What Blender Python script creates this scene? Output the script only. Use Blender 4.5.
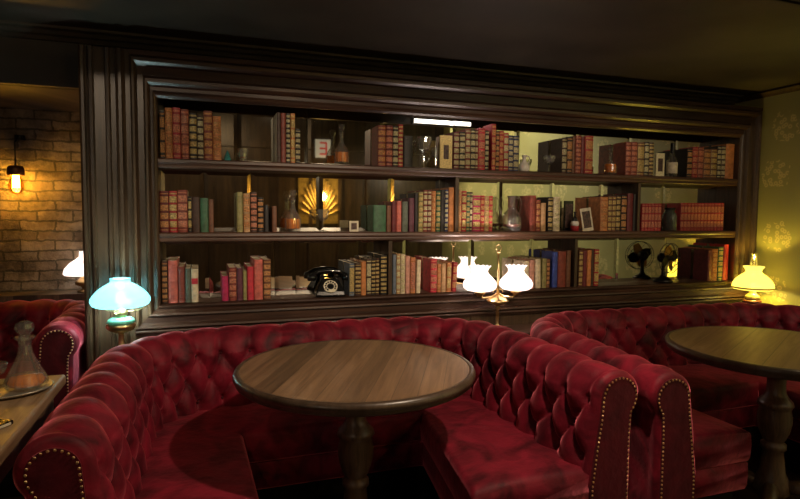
import bpy, bmesh, math, random
from mathutils import Vector, Matrix
C = bpy.context.scene
PI = math.pi
R = math.radians
random.seed(7)
for o in list(bpy.data.objects): bpy.data.objects.remove(o)

# ---------------------------------------------------------------- camera
YAW, PIT, ROL, FPX = 0.3351, 0.0641, 0.0083, 569.27
CX, CY, CZ = 0.2054, -3.15, 1.32
_cy, _sy = math.cos(YAW), math.sin(YAW)
FW = Vector((_sy*math.cos(PIT), _cy*math.cos(PIT), -math.sin(PIT)))
RR = Vector((_cy, -_sy, 0)); UU = RR.cross(FW)
RT = math.cos(ROL)*RR + math.sin(ROL)*UU
UP = -math.sin(ROL)*RR + math.cos(ROL)*UU
cd = bpy.data.cameras.new('camera'); cam = bpy.data.objects.new('camera', cd)
C.collection.objects.link(cam)
cd.sensor_width = 36; cd.lens = FPX*36/800; cd.clip_start = 0.05
m = Matrix((RT, UP, -FW)).transposed().to_4x4(); m.translation = Vector((CX, CY, CZ))
cam.matrix_world = m
C.camera = cam

# ---------------------------------------------------------------- world, lights, exposure
w = bpy.data.worlds.new('World'); C.world = w; w.use_nodes = True
w.node_tree.nodes['Background'].inputs[0].default_value = (0.5, 0.45, 0.4, 1)
w.node_tree.nodes['Background'].inputs[1].default_value = 0.006
C.view_settings.view_transform = 'Standard'; C.view_settings.look = 'None'
C.view_settings.exposure = 0.0; C.view_settings.gamma = 1.0
C.view_settings.use_curve_mapping = False
C.cycles.use_denoising = True
C.cycles.max_bounces = 8; C.cycles.transmission_bounces = 8; C.cycles.transparent_max_bounces = 12
C.cycles.sample_clamp_indirect = 5.0
C.cycles.caustics_refractive = False

def light(kind, name, loc, power, col, target=None, size=0.1, spot=None, blend=0.5):
    d = bpy.data.lights.new(name, kind); d.energy = power; d.color = col
    if kind == 'AREA': d.size = size
    else: d.shadow_soft_size = size
    if kind == 'SPOT': d.spot_size = R(spot); d.spot_blend = blend
    o = bpy.data.objects.new(name, d); C.collection.objects.link(o); o.location = loc
    if target is not None:
        o.rotation_euler = (Vector(target)-Vector(loc)).to_track_quat('-Z', 'Y').to_euler()
    return o
WARM = (1.0, 0.72, 0.45)
light('SPOT', 'overhead_spot', (1.35, -2.0, 2.16), 74, (1.0, .78, .56), (0.95, -1.0, 0.7), .025, 88, .5)
light('SPOT', 'overhead_spot', (2.9, -1.7, 2.16), 16, (1.0, .76, .45), (2.6, -1.1, 0.7), .025, 96, .6)
light('SPOT', 'overhead_spot', (1.5, -3.6, 2.55), 6, (1.0, .74, .5), (1.2, -1.0, .6), .06, 80, .8)  # added frontal fill over the sofas
for sx_, tx_, pw_ in ((-.2, .25, 60), (1.0, 1.3, 75), (2.2, 2.3, 75), (3.2, 3.4, 48)):
    light('SPOT', 'shelf_fill_spot', (sx_, -3.4, 2.6), pw_, (1.0, .76, .52), (tx_, 0.0, 1.48), .04, 37, .55)  # added fill lights behind the camera to brighten the books
light('SPOT', 'overhead_spot', (-0.6, -2.6, 2.55), 30, (1.0, .72, .42), (-0.6, -0.9, 0.8), .05, 60, .8)  # added light for the left table
light('SPOT', 'overhead_spot', (2.4, -3.2, 2.75), 240, (1.0, .93, .7), (4.1, -3.0, 1.5), .1, 110, .8)  # added to brighten the wallpaper on the right wall
light('SPOT', 'overhead_spot', (0.5, -3.9, 2.75), 40, (1.0, .7, .4), (0.8, -5.4, 1.2), .1, 110, .8)

# ---------------------------------------------------------------- pixel -> plane helpers (photo measurements)
def pray(x, y): return FW + RT*((x-400)/FPX) - UP*((y-249.5)/FPX)
def on_y(x, y, Y):
    d = pray(x, y); t = (Y-CY)/d.y
    return CX+d.x*t, CZ+d.z*t

# ---------------------------------------------------------------- materials
MATS = {}
def newmat(name):
    mt = bpy.data.materials.new(name); mt.use_nodes = True
    return mt, mt.node_tree.nodes, mt.node_tree.links, mt.node_tree.nodes['Principled BSDF']
def sset(b, **k):
    names = dict(rough='Roughness', metal='Metallic', sheen='Sheen Weight', sheenrough='Sheen Roughness', coat='Coat Weight',
                 coatrough='Coat Roughness', trans='Transmission Weight', ior='IOR', estr='Emission Strength', spec='Specular IOR Level')
    for q, v in k.items(): b.inputs[names[q]].default_value = v
def plain(name, col, rough=.5, metal=0, noise=.25, nscale=30, **k):
    if name in MATS: return MATS[name]
    mt, N, L, b = newmat(name)
    tc = N.new('ShaderNodeTexCoord'); nz = N.new('ShaderNodeTexNoise'); nz.inputs['Scale'].default_value = nscale
    nz.inputs['Detail'].default_value = 4
    L.new(tc.outputs['Object'], nz.inputs['Vector'])
    rp = N.new('ShaderNodeValToRGB')
    a = [max(0, c*(1-noise)) for c in col]; d = [min(1, c*(1+noise)) for c in col]
    rp.color_ramp.elements[0].position = .3; rp.color_ramp.elements[1].position = .7
    rp.color_ramp.elements[0].color = (*a, 1); rp.color_ramp.elements[1].color = (*d, 1)
    L.new(nz.outputs['Fac'], rp.inputs['Fac']); L.new(rp.outputs['Color'], b.inputs['Base Color'])
    sset(b, rough=rough, metal=metal, **k)
    MATS[name] = mt; return mt
def emit(name, col, s):
    mt, N, L, b = newmat(name)
    b.inputs['Base Color'].default_value = (*col, 1); b.inputs['Emission Color'].default_value = (*col, 1); sset(b, estr=s, rough=.5)
    return mt
def wood(name, dark, lite, axis, scale=1.0, rough=.38, plank=None, bump=.15, coat=.2, cell=None):
    mt, N, L, b = newmat(name)
    tc = N.new('ShaderNodeTexCoord'); mp = N.new('ShaderNodeMapping')
    s = [14*scale]*3; s['xyz'.index(axis)] = 0.9*scale
    mp.inputs['Scale'].default_value = s
    L.new(tc.outputs['Object'], mp.inputs['Vector'])
    nz = N.new('ShaderNodeTexNoise'); nz.inputs['Scale'].default_value = 3.2; nz.inputs['Detail'].default_value = 8
    nz.inputs['Roughness'].default_value = .65; nz.inputs['Distortion'].default_value = .6
    L.new(mp.outputs['Vector'], nz.inputs['Vector'])
    rp = N.new('ShaderNodeValToRGB')
    rp.color_ramp.elements[0].position = .32; rp.color_ramp.elements[1].position = .72
    rp.color_ramp.elements[0].color = (*dark, 1); rp.color_ramp.elements[1].color = (*lite, 1)
    L.new(nz.outputs['Fac'], rp.inputs['Fac'])
    col = rp.outputs['Color']
    tones = plank[5] if plank and len(plank) > 5 else None
    if plank:  # boards with a rotated running direction: (width, angle)
        m2 = N.new('ShaderNodeMapping'); m2.inputs['Rotation'].default_value = (0, 0, plank[1]); m2.inputs['Location'].default_value = (plank[4] if len(plank) > 4 else 0, 0, 0); L.new(tc.outputs['Object'], m2.inputs['Vector'])
        m3 = N.new('ShaderNodeMapping'); m3.inputs['Scale'].default_value = (14, .8, 1); L.new(m2.outputs['Vector'], m3.inputs['Vector'])
        L.new(m3.outputs['Vector'], nz.inputs['Vector'])
        sx = N.new('ShaderNodeSeparateXYZ'); L.new(m2.outputs['Vector'], sx.inputs[0])
        dv = N.new('ShaderNodeMath'); dv.operation = 'DIVIDE'; dv.inputs[1].default_value = plank[0]; L.new(sx.outputs['X'], dv.inputs[0])
        fl = N.new('ShaderNodeMath'); fl.operation = 'FLOOR'; L.new(dv.outputs[0], fl.inputs[0])
        wn = N.new('ShaderNodeTexWhiteNoise'); wn.noise_dimensions = '1D'; L.new(fl.outputs[0], wn.inputs['W'])
        mr = N.new('ShaderNodeMapRange'); mr.inputs[3].default_value = plank[2]; mr.inputs[4].default_value = plank[3]; L.new(wn.outputs['Value'], mr.inputs[0])
        mr_out = mr.outputs[0]
        if tones:
            n_ = len(tones); off = N.new('ShaderNodeMath'); off.operation = 'MULTIPLY_ADD'; off.inputs[1].default_value = 1/n_; off.inputs[2].default_value = .5
            L.new(dv.outputs[0], off.inputs[0]); cr = N.new('ShaderNodeValToRGB'); cr.color_ramp.interpolation = 'CONSTANT'
            el = cr.color_ramp.elements
            for q, tv in enumerate(tones):
                e_ = el[0] if q == 0 else (el[1] if q == 1 else el.new(q/n_)); e_.position = q/n_; tv_ = tv/1.3; e_.color = (tv_, tv_, tv_, 1)
            L.new(off.outputs[0], cr.inputs[0]); m13 = N.new('ShaderNodeMath'); m13.operation = 'MULTIPLY'; m13.inputs[1].default_value = 1.3
            L.new(cr.outputs[0], m13.inputs[0]); mr_out = m13.outputs[0]
        fr = N.new('ShaderNodeMath'); fr.operation = 'FRACT'; L.new(dv.outputs[0], fr.inputs[0])
        gt = N.new('ShaderNodeMath'); gt.operation = 'GREATER_THAN'; gt.inputs[1].default_value = .03; L.new(fr.outputs[0], gt.inputs[0])
        ml0 = N.new('ShaderNodeMapRange'); ml0.inputs[3].default_value = .45; ml0.inputs[4].default_value = 1; L.new(gt.outputs[0], ml0.inputs[0])
        mm = N.new('ShaderNodeMath'); mm.operation = 'MULTIPLY'; L.new(mr_out, mm.inputs[0]); L.new(ml0.outputs[0], mm.inputs[1])
        mx = N.new('ShaderNodeVectorMath'); mx.operation = 'SCALE'; L.new(col, mx.inputs[0]); L.new(mm.outputs[0], mx.inputs['Scale'])
        col = mx.outputs[0]
    L.new(col, b.inputs['Base Color'])
    bp = N.new('ShaderNodeBump'); bp.inputs['Strength'].default_value = bump; bp.inputs['Distance'].default_value = .004
    L.new(nz.outputs['Fac'], bp.inputs['Height']); L.new(bp.outputs['Normal'], b.inputs['Normal'])
    sset(b, rough=rough, coat=coat, coatrough=.3)
    return mt
def velvet(name, base, hi):
    mt, N, L, b = newmat(name)
    tc = N.new('ShaderNodeTexCoord'); nz = N.new('ShaderNodeTexNoise'); nz.inputs['Scale'].default_value = 7; nz.inputs['Detail'].default_value = 7
    nz.inputs['Distortion'].default_value = 1.2
    L.new(tc.outputs['Object'], nz.inputs['Vector'])
    rp = N.new('ShaderNodeValToRGB'); rp.color_ramp.elements[0].position = .35; rp.color_ramp.elements[1].position = .68
    rp.color_ramp.elements[0].color = (*base, 1); rp.color_ramp.elements[1].color = (*hi, 1)
    L.new(nz.outputs['Fac'], rp.inputs['Fac']); L.new(rp.outputs['Color'], b.inputs['Base Color'])
    n2 = N.new('ShaderNodeTexNoise'); n2.inputs['Scale'].default_value = 26; n2.inputs['Detail'].default_value = 3
    L.new(tc.outputs['Object'], n2.inputs['Vector'])
    bp = N.new('ShaderNodeBump'); bp.inputs['Strength'].default_value = .4; bp.inputs['Distance'].default_value = .008
    L.new(n2.outputs['Fac'], bp.inputs['Height']); L.new(bp.outputs['Normal'], b.inputs['Normal'])
    sset(b, rough=.6, sheen=1.0, sheenrough=.35, spec=.25)
    b.inputs['Sheen Tint'].default_value = (1, .21, .27, 1)
    return mt
def glass(name, col, rough=0.0, ior=1.48):
    mt, N, L, b = newmat(name)
    b.inputs['Base Color'].default_value = (*col, 1); sset(b, rough=rough, trans=1.0, ior=ior)
    return mt
def thin_glass(name, col=(1, 1, 1), fac=.12, rough=.03):
    mt, N, L, b = newmat(name); N.remove(b)
    out = N['Material Output']
    t = N.new('ShaderNodeBsdfTransparent'); t.inputs[0].default_value = (*col, 1)
    g = N.new('ShaderNodeBsdfGlossy'); g.inputs['Roughness'].default_value = rough
    lw = N.new('ShaderNodeLayerWeight'); lw.inputs[0].default_value = .25
    mr = N.new('ShaderNodeMapRange'); mr.inputs[3].default_value = fac; mr.inputs[4].default_value = .8; L.new(lw.outputs['Facing'], mr.inputs[0])
    mx = N.new('ShaderNodeMixShader'); L.new(mr.outputs[0], mx.inputs[0]); L.new(t.outputs[0], mx.inputs[1]); L.new(g.outputs[0], mx.inputs[2])
    L.new(mx.outputs[0], out.inputs['Surface'])
    return mt
def opal(name, col, ecol, es, tr=.75):
    mt, N, L, b = newmat(name); N.remove(b)
    out = N['Material Output']
    t = N.new('ShaderNodeBsdfTranslucent'); t.inputs[0].default_value = (*col, 1)
    d = N.new('ShaderNodeBsdfPrincipled'); d.inputs['Base Color'].default_value = (*col, 1); d.inputs['Roughness'].default_value = .15
    d.inputs['Emission Color'].default_value = (*ecol, 1); d.inputs['Emission Strength'].default_value = es
    g = N.new('ShaderNodeBsdfRefraction'); g.inputs['Color'].default_value = (*col, 1); g.inputs['Roughness'].default_value = .30; g.inputs['IOR'].default_value = 1.2
    m0 = N.new('ShaderNodeMixShader'); m0.inputs[0].default_value = .45; L.new(t.outputs[0], m0.inputs[1]); L.new(g.outputs[0], m0.inputs[2])
    mx = N.new('ShaderNodeMixShader'); mx.inputs[0].default_value = tr; L.new(d.outputs[0], mx.inputs[1]); L.new(m0.outputs[0], mx.inputs[2])
    L.new(mx.outputs[0], out.inputs['Surface'])
    return mt

M_FRAME_H = wood('dark_oak_horizontal', (.018, .008, .005), (.075, .034, .02), 'x')
M_FRAME_V = wood('dark_oak_vertical', (.022, .013, .007), (.10, .058, .03), 'z')
M_SHELF = wood('shelf_oak', (.03, .012, .007), (.11, .048, .026), 'x', rough=.42, coat=.08)
M_CEIL = plain('ceiling_paint', (.045, .035, .024), .55, nscale=3, noise=.35)
M_TRIMC = plain('ceiling_trim_paint', (.06, .048, .034), .4, nscale=6)
M_TABLE = wood('walnut_tabletop', (.15, .08, .04), (.37, .215, .11), 'x', rough=.4, plank=(.075, R(26.5), .5, 1.25, .0425, (.8, .72, .85, .78, .55, 1.0, .95, 1.05, .72, .98, .9, 1.05, 1.0, .9)), coat=.25)  # plank tones also paint the light gradient: darker left, lighter right
M_TABLE2 = wood('oak_tabletop', (.20, .12, .05), (.40, .26, .12), 'x', rough=.42, plank=(.14, R(60), .85, 1.1), coat=.2)
M_TABLE3 = wood('plain_tabletop', (.20, .12, .06), (.42, .27, .15), 'y', rough=.45, coat=.2)
M_RIM = wood('table_rim_wood', (.04, .024, .015), (.11, .07, .045), 'z', scale=.5, rough=.35)
M_PED = wood('pedestal_wood', (.05, .03, .018), (.17, .10, .055), 'z', scale=1.3, rough=.4)
M_FLOOR = wood('floor_boards', (.03, .018, .01), (.09, .05, .03), 'x', plank=(.12, 0, .7, 1.1))
M_PLANK = wood('alcove_ceiling_boards', (.05, .035, .02), (.14, .10, .06), 'x', plank=(.10, R(35), .25, 1.3))
M_VELVET = velvet('crimson_velvet', (.050, .0010, .0055), (.25, .009, .026))
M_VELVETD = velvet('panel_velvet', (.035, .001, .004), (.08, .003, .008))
M_BRASS = plain('polished_brass', (.75, .54, .26), .28, 1, noise=.1)
M_OLDBRASS = plain('aged_brass', (.42, .27, .11), .35, 1, noise=.2)
M_BLACK = plain('black_enamel', (.008, .008, .008), .18, 0, coat=.5)
M_IRON = plain('black_iron', (.02, .018, .016), .35, .8)
M_PAGES = plain('old_paper', (.50, .42, .28), .8, nscale=90)
M_CARD = plain('cream_card', (.62, .56, .42), .6)
M_DARKPIC = plain('dark_print', (.06, .03, .025), .5, nscale=70, noise=.9)
def crystal(name, col, df=.035):
    mt = thin_glass(name, col, .07, .04); N = mt.node_tree.nodes; L = mt.node_tree.links
    out = N['Material Output']; src = out.inputs['Surface'].links[0].from_socket
    d = N.new('ShaderNodeBsdfDiffuse'); d.inputs[0].default_value = (.9, .9, .86, 1)
    mx = N.new('ShaderNodeMixShader'); mx.inputs[0].default_value = df
    L.new(src, mx.inputs[1]); L.new(d.outputs[0], mx.inputs[2]); L.new(mx.outputs[0], out.inputs['Surface'])
    return mt
M_GLASS = crystal('crystal_glass', (.97, .97, .95))
M_THIN = thin_glass('thin_glass')
M_WHISKY = plain('whisky', (.92, .27, .03), .08, noise=.1, coat=.6)
M_WHISKY.node_tree.nodes['Principled BSDF'].inputs['Transmission Weight'].default_value = .25
M_WHITE = plain('white_glaze', (.75, .72, .66), .25)

def mirror_mat():
    mt, N, L, b = newmat('antique_mirror')
    tc = N.new('ShaderNodeTexCoord'); nz = N.new('ShaderNodeTexNoise'); nz.inputs['Scale'].default_value = 2.5; nz.inputs['Detail'].default_value = 6
    L.new(tc.outputs['Object'], nz.inputs['Vector'])
    rp = N.new('ShaderNodeValToRGB'); rp.color_ramp.elements[0].position = .3; rp.color_ramp.elements[1].position = .62
    rp.color_ramp.elements[0].color = (.55, .52, .42, 1); rp.color_ramp.elements[1].color = (.82, .80, .72, 1)
    L.new(nz.outputs['Fac'], rp.inputs['Fac']); L.new(rp.outputs['Color'], b.inputs['Base Color'])
    sset(b, metal=1, rough=.025)
    return mt
M_MIRROR = mirror_mat()
def wallpaper():
    mt, N, L, b = newmat('damask_wallpaper')
    tc = N.new('ShaderNodeTexCoord')
    sp = N.new('ShaderNodeSeparateXYZ'); L.new(tc.outputs['Object'], sp.inputs[0])
    cb = N.new('ShaderNodeCombineXYZ')
    ad = N.new('ShaderNodeMath'); ad.operation = 'ADD'; L.new(sp.outputs['X'], ad.inputs[0]); L.new(sp.outputs['Y'], ad.inputs[1])
    L.new(ad.outputs[0], cb.inputs[0]); L.new(sp.outputs['Z'], cb.inputs[1])
    v1 = N.new('ShaderNodeTexVoronoi'); v1.voronoi_dimensions = '2D'; v1.inputs['Scale'].default_value = 2.6; v1.inputs['Randomness'].default_value = .35
    L.new(cb.outputs[0], v1.inputs['Vector'])
    n1 = N.new('ShaderNodeTexNoise'); n1.inputs['Scale'].default_value = 14; L.new(cb.outputs[0], n1.inputs['Vector'])
    a1 = N.new('ShaderNodeMath'); a1.operation = 'MULTIPLY_ADD'; a1.inputs[1].default_value = .35; L.new(n1.outputs['Fac'], a1.inputs[0]); L.new(v1.outputs['Distance'], a1.inputs[2])
    c1 = N.new('ShaderNodeMath'); c1.operation = 'LESS_THAN'; c1.inputs[1].default_value = .44; L.new(a1.outputs[0], c1.inputs[0])
    v2 = N.new('ShaderNodeTexVoronoi'); v2.voronoi_dimensions = '2D'; v2.inputs['Scale'].default_value = 26; L.new(cb.outputs[0], v2.inputs['Vector'])
    rp2 = N.new('ShaderNodeValToRGB'); e = rp2.color_ramp.elements
    e[0].position = .0; e[0].color = (.35, .35, .35, 1); e[1].position = .55; e[1].color = (0, 0, 0, 1)
    for p, c in ((.14, .2), (.2, 1), (.33, .9), (.42, .15)):
        q = rp2.color_ramp.elements.new(p); q.color = (c, c, c, 1)
    L.new(v2.outputs['Distance'], rp2.inputs['Fac'])
    mu = N.new('ShaderNodeMath'); mu.operation = 'MULTIPLY'; L.new(rp2.outputs['Color'], mu.inputs[0]); L.new(c1.outputs[0], mu.inputs[1])
    mx = N.new('ShaderNodeMixRGB'); mx.inputs[1].default_value = (.33, .31, .12, 1); mx.inputs[2].default_value = (.60, .50, .22, 1)
    L.new(mu.outputs[0], mx.inputs[0]); L.new(mx.outputs[0], b.inputs['Base Color'])
    sset(b, rough=.55)
    return mt
M_WALLP = wallpaper()
def brick():
    mt, N, L, b = newmat('old_brick')
    tc = N.new('ShaderNodeTexCoord'); sp = N.new('ShaderNodeSeparateXYZ'); L.new(tc.outputs['Object'], sp.inputs[0])
    cb = N.new('ShaderNodeCombineXYZ'); ad = N.new('ShaderNodeMath'); ad.operation = 'ADD'
    L.new(sp.outputs['X'], ad.inputs[0]); L.new(sp.outputs['Y'], ad.inputs[1]); L.new(ad.outputs[0], cb.inputs[0]); L.new(sp.outputs['Z'], cb.inputs[1])
    nz = N.new('ShaderNodeTexNoise'); nz.inputs['Scale'].default_value = 6; nz.inputs['Detail'].default_value = 9; nz.inputs['Roughness'].default_value = .7; L.new(tc.outputs['Object'], nz.inputs['Vector'])
    mxv = N.new('ShaderNodeVectorMath'); mxv.operation = 'MULTIPLY_ADD'; mxv.inputs[1].default_value = (.07, .06, 0)
    L.new(nz.outputs['Color'], mxv.inputs[0]); L.new(cb.outputs[0], mxv.inputs[2])
    bk = N.new('ShaderNodeTexBrick'); bk.inputs['Scale'].default_value = 1
    bk.inputs['Brick Width'].default_value = .20; bk.inputs['Row Height'].default_value = .064; bk.inputs['Mortar Size'].default_value = .006
    bk.inputs['Color1'].default_value = (.26, .20, .14, 1); bk.inputs['Color2'].default_value = (.42, .34, .25, 1); bk.inputs['Mortar'].default_value = (.14, .12, .08, 1)
    L.new(mxv.outputs[0], bk.inputs['Vector'])
    mm = N.new('ShaderNodeMixRGB'); mm.blend_type = 'MULTIPLY'; mm.inputs[0].default_value = .8
    rp = N.new('ShaderNodeValToRGB'); rp.color_ramp.elements[0].position = .40; rp.color_ramp.elements[0].color = (.22, .20, .18, 1); rp.color_ramp.elements[1].position = .62
    L.new(nz.outputs['Fac'], rp.inputs[0]); L.new(bk.outputs['Color'], mm.inputs[1]); L.new(rp.outputs[0], mm.inputs[2]); L.new(mm.outputs[0], b.inputs['Base Color'])
    sb = N.new('ShaderNodeMath'); sb.operation = 'MULTIPLY_ADD'; sb.inputs[1].default_value = -1; L.new(bk.outputs['Fac'], sb.inputs[0]); L.new(nz.outputs['Fac'], sb.inputs[2])
    bp = N.new('ShaderNodeBump'); bp.inputs['Strength'].default_value = 1; bp.inputs['Distance'].default_value = .035
    L.new(sb.outputs[0], bp.inputs['Height']); L.new(bp.outputs[0], b.inputs['Normal'])
    sset(b, rough=.7)
    return mt
M_BRICK = brick()

# ---------------------------------------------------------------- mesh helpers
def link(o): C.collection.objects.link(o); return o
def obj(name, bm, mat, parent=None, loc=None, smooth=False, bevel=0):
    me = bpy.data.meshes.new(name)
    bmesh.ops.recalc_face_normals(bm, faces=bm.faces)
    bm.to_mesh(me); bm.free()
    me.materials.append(mat)
    if smooth:
        for p in me.polygons: p.use_smooth = True
    o = link(bpy.data.objects.new(name, me))
    if parent is not None: o.parent = parent
    if loc is not None: o.location = loc
    if bevel:
        md = o.modifiers.new('bevel', 'BEVEL'); md.width = bevel; md.segments = 2; md.limit_method = 'ANGLE'
    return o
def tag(o, label, cat, group=None):
    o['label'] = label; o['category'] = cat
    if group: o['group'] = group
    return o
def thing(name, label, cat, loc=(0, 0, 0), rz=0, group=None):
    o = link(bpy.data.objects.new(name, None)); o.location = loc; o.rotation_euler = (0, 0, rz); o.empty_display_size = .05
    return tag(o, label, cat, group)
def struct(name, bm, mat, **k):
    o = obj(name, bm, mat, **k); o['kind'] = 'structure'; return o
def BM(): return bmesh.new()
def box(bm, x0, x1, y0, y1, z0, z1, mtx=None):
    vs = [bm.verts.new((x, y, z)) for x in (x0, x1) for y in (y0, y1) for z in (z0, z1)]
    for f in ((0, 1, 3, 2), (4, 6, 7, 5), (0, 4, 5, 1), (2, 3, 7, 6), (0, 2, 6, 4), (1, 5, 7, 3)):
        bm.faces.new([vs[i] for i in f])
    if mtx is not None: bmesh.ops.transform(bm, matrix=mtx, verts=vs)
    return vs
def lathe(bm, prof, n=24, cx=0, cy=0, flute=0, fn=0, mtx=None, closed=False):
    rings = []
    allv = []
    for (r, z) in prof:
        if r < 1e-5:
            v = bm.verts.new((cx, cy, z)); rings.append([v]); allv.append(v)
        else:
            ring = []
            for i in range(n):
                a = 2*PI*i/n; rr = r*(1+flute*math.cos(fn*a)) if fn else r
                ring.append(bm.verts.new((cx+rr*math.cos(a), cy+rr*math.sin(a), z)))
            rings.append(ring); allv += ring
    pairs = list(zip(rings, rings[1:]))
    if closed: pairs.append((rings[-1], rings[0]))
    for a, b in pairs:
        for i in range(n):
            j = (i+1) % n
            if len(a) == 1 and len(b) == 1: continue
            if len(a) == 1: bm.faces.new((a[0], b[j], b[i]))
            elif len(b) == 1: bm.faces.new((a[i], a[j], b[0]))
            else: bm.faces.new((a[i], a[j], b[j], b[i]))
    if mtx is not None: bmesh.ops.transform(bm, matrix=mtx, verts=allv)
    return allv
def tube(bm, pts, r, n=8, closed=False):
    pts = [Vector(p) for p in pts]; rad = r if isinstance(r, (list, tuple)) else [r]*len(pts)
    rings = []; up = Vector((0, 0, 1)); N_ = len(pts)
    for i, p in enumerate(pts):
        if closed: t = pts[(i+1) % N_]-pts[i-1]
        else: t = pts[min(i+1, N_-1)]-pts[max(i-1, 0)]
        t.normalize()
        a = t.cross(up)
        if a.length < .05: a = t.cross(Vector((1, 0, 0)))
        a.normalize(); b = t.cross(a).normalized()
        rings.append([bm.verts.new(p+(a*math.cos(2*PI*k/n)+b*math.sin(2*PI*k/n))*rad[i]) for k in range(n)])
    seq = list(zip(rings, rings[1:]))
    if closed: seq.append((rings[-1], rings[0]))
    for A, B in seq:
        for k in range(n): bm.faces.new((A[k], A[(k+1) % n], B[(k+1) % n], B[k]))
    if not closed:
        bm.faces.new(rings[0][::-1]); bm.faces.new(rings[-1])
def prism(bm, poly, y0, y1):   # polygon in x,z extruded along y
    a = [bm.verts.new((x, y0, z)) for x, z in poly]; b = [bm.verts.new((x, y1, z)) for x, z in poly]
    bm.faces.new(a); bm.faces.new(b[::-1])
    for i in range(len(a)):
        j = (i+1) % len(a); bm.faces.new((a[i], b[i], b[j], a[j]))
    return a+b
def sphere(bm, c, r, sx=1, sy=1, sz=1, seg=12):
    mt = Matrix.Translation(c) @ Matrix.Diagonal((r*sx, r*sy, r*sz, 1))
    bmesh.ops.create_uvsphere(bm, u_segments=seg, v_segments=max(6, seg//2+2), radius=1, matrix=mt)

# ---------------------------------------------------------------- the room
ZC, XR, YB, YM = 2.229, 4.106, .25, .175
OW, Z0, ZT = 3.914, .84, 1.889
bm = BM(); box(bm, -3, XR+.1, -5.5, 1.15, -.1, 0); struct('floor', bm, M_FLOOR)
bm = BM(); box(bm, -3, XR+.1, -1.36, YB+.03, ZC, ZC+.12); box(bm, -3, XR+.1, -5.5, -1.36, 3.0, 3.05)
box(bm, -3, XR+.1, -1.40, -1.34, ZC, 3.05)
struct('ceiling', bm, M_CEIL)
bm = BM(); box(bm, -3, -.33, .28, 1.1, 1.952, 2.03); struct('ceiling_alcove', bm, M_PLANK)
bm = BM(); box(bm, -3, -.33, YB-.02, .30, 1.952, ZC); box(bm, -.36, XR, YB, YB+.1, 0, ZC); struct('wall_back', bm, M_CEIL)
bm = BM(); box(bm, -3, -.2, 1.05, 1.15, 0, 2.1); struct('wall_alcove', bm, M_BRICK)
bm = BM(); box(bm, -.32, -.2, .35, 1.05, 0, 2.1); struct('wall_alcove_side', bm, M_BRICK)
bm = BM(); box(bm, XR, XR+.1, -5.5, YB+.1, 0, 3.05); struct('wall_right', bm, M_WALLP)
bm = BM(); box(bm, -3.1, -3, -5.5, 1.15, 0, 3.05); struct('wall_left', bm, M_BRICK)
M_BACKW = wood('rear_panelling', (.03, .02, .012), (.12, .075, .04), 'z', scale=.5)
bm = BM(); box(bm, -3, XR+.1, -5.6, -5.5, 0, 3.05)
for i in range(15):
    x = -2.9+i*.47; box(bm, x, x+.06, -5.5, -5.47, 0, 2.95)
box(bm, -3, XR, -5.5, -5.46, 1.0, 1.08); box(bm, -3, XR, -5.5, -5.46, 2.3, 2.4)
struct('wall_rear', bm, M_BACKW)
# ceiling edge moulding
bm = BM()
pf = [(.12, 0), (.125, -.012), (.16, -.016), (.175, -.03), (.20, -.034), (.215, -.05), (YB-.02, -.052), (YB-.02, 0)]
for a, b in ((-3, XR),):
    A = [bm.verts.new((a, y, ZC+z)) for y, z in pf]; B = [bm.verts.new((b, y, ZC+z)) for y, z in pf]
    bm.faces.new(A); bm.faces.new(B[::-1])
    for i in range(len(pf)):
        j = (i+1) % len(pf); bm.faces.new((A[i], B[i], B[j], A[j]))
struct('trim_1', bm, M_TRIMC)
bm = BM()
pf = [(0, 0), (-.02, 0), (-.035, -.015), (-.012, -.03), (0, -.045)]
A = [bm.verts.new((XR+x, -1.34, ZC+z)) for x, z in pf]; B = [bm.verts.new((XR+x, YB, ZC+z)) for x, z in pf]
bm.faces.new(A); bm.faces.new(B[::-1])
for i in range(len(pf)):
    j = (i+1) % len(pf); bm.faces.new((A[i], B[i], B[j], A[j]))
struct('trim_2', bm, M_FRAME_V)

# ---------------------------------------------------------------- bookcase
S1, S2, TH = 1.589, 1.210, .05
bc = thing('bookcase', 'long dark oak bookcase with mirrored back built into the wall', 'bookcase', (0, 0, 0))
# mitred frame moulding (split by side so that grain runs with it)
prof = [(0, .02), (0, -.004), (.05, -.014), (.10, -.018), (.15, -.014), (.17, -.004), (.26, -.002), (.30, -.014), (.36, -.026), (.44, -.028),
        (.48, -.014), (.52, -.010), (.74, -.010), (.78, -.022), (.84, -.036), (.92, -.038), (.97, -.028), (1.0, -.024), (1.0, .02)]
WL, WR, WT, WB = .12, .185, .20, .125
def corner(t, cx, cz):
    return ((-WL*t if cx == 0 else OW+WR*t), (Z0-WB*t if cz == 0 else ZT+WT*t))
def side(c0, c1):
    bm = BM()
    A = []; B = []
    for t, y in prof:
        x, z = corner(t, *c0); A.append(bm.verts.new((x, y, z)))
        x, z = corner(t, *c1); B.append(bm.verts.new((x, y, z)))
    for i in range(len(prof)):
        j = (i+1) % len(prof); bm.faces.new((A[i], B[i], B[j], A[j]))
    return bm
for c0, c1, mt in (((0, 1), (1, 1), M_FRAME_H), ((0, 0), (1, 0), M_FRAME_H), ((0, 0), (0, 1), M_FRAME_V), ((1, 0), (1, 1), M_FRAME_V)):
    obj('frame_moulding', side(c0, c1), mt, bc)
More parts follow.
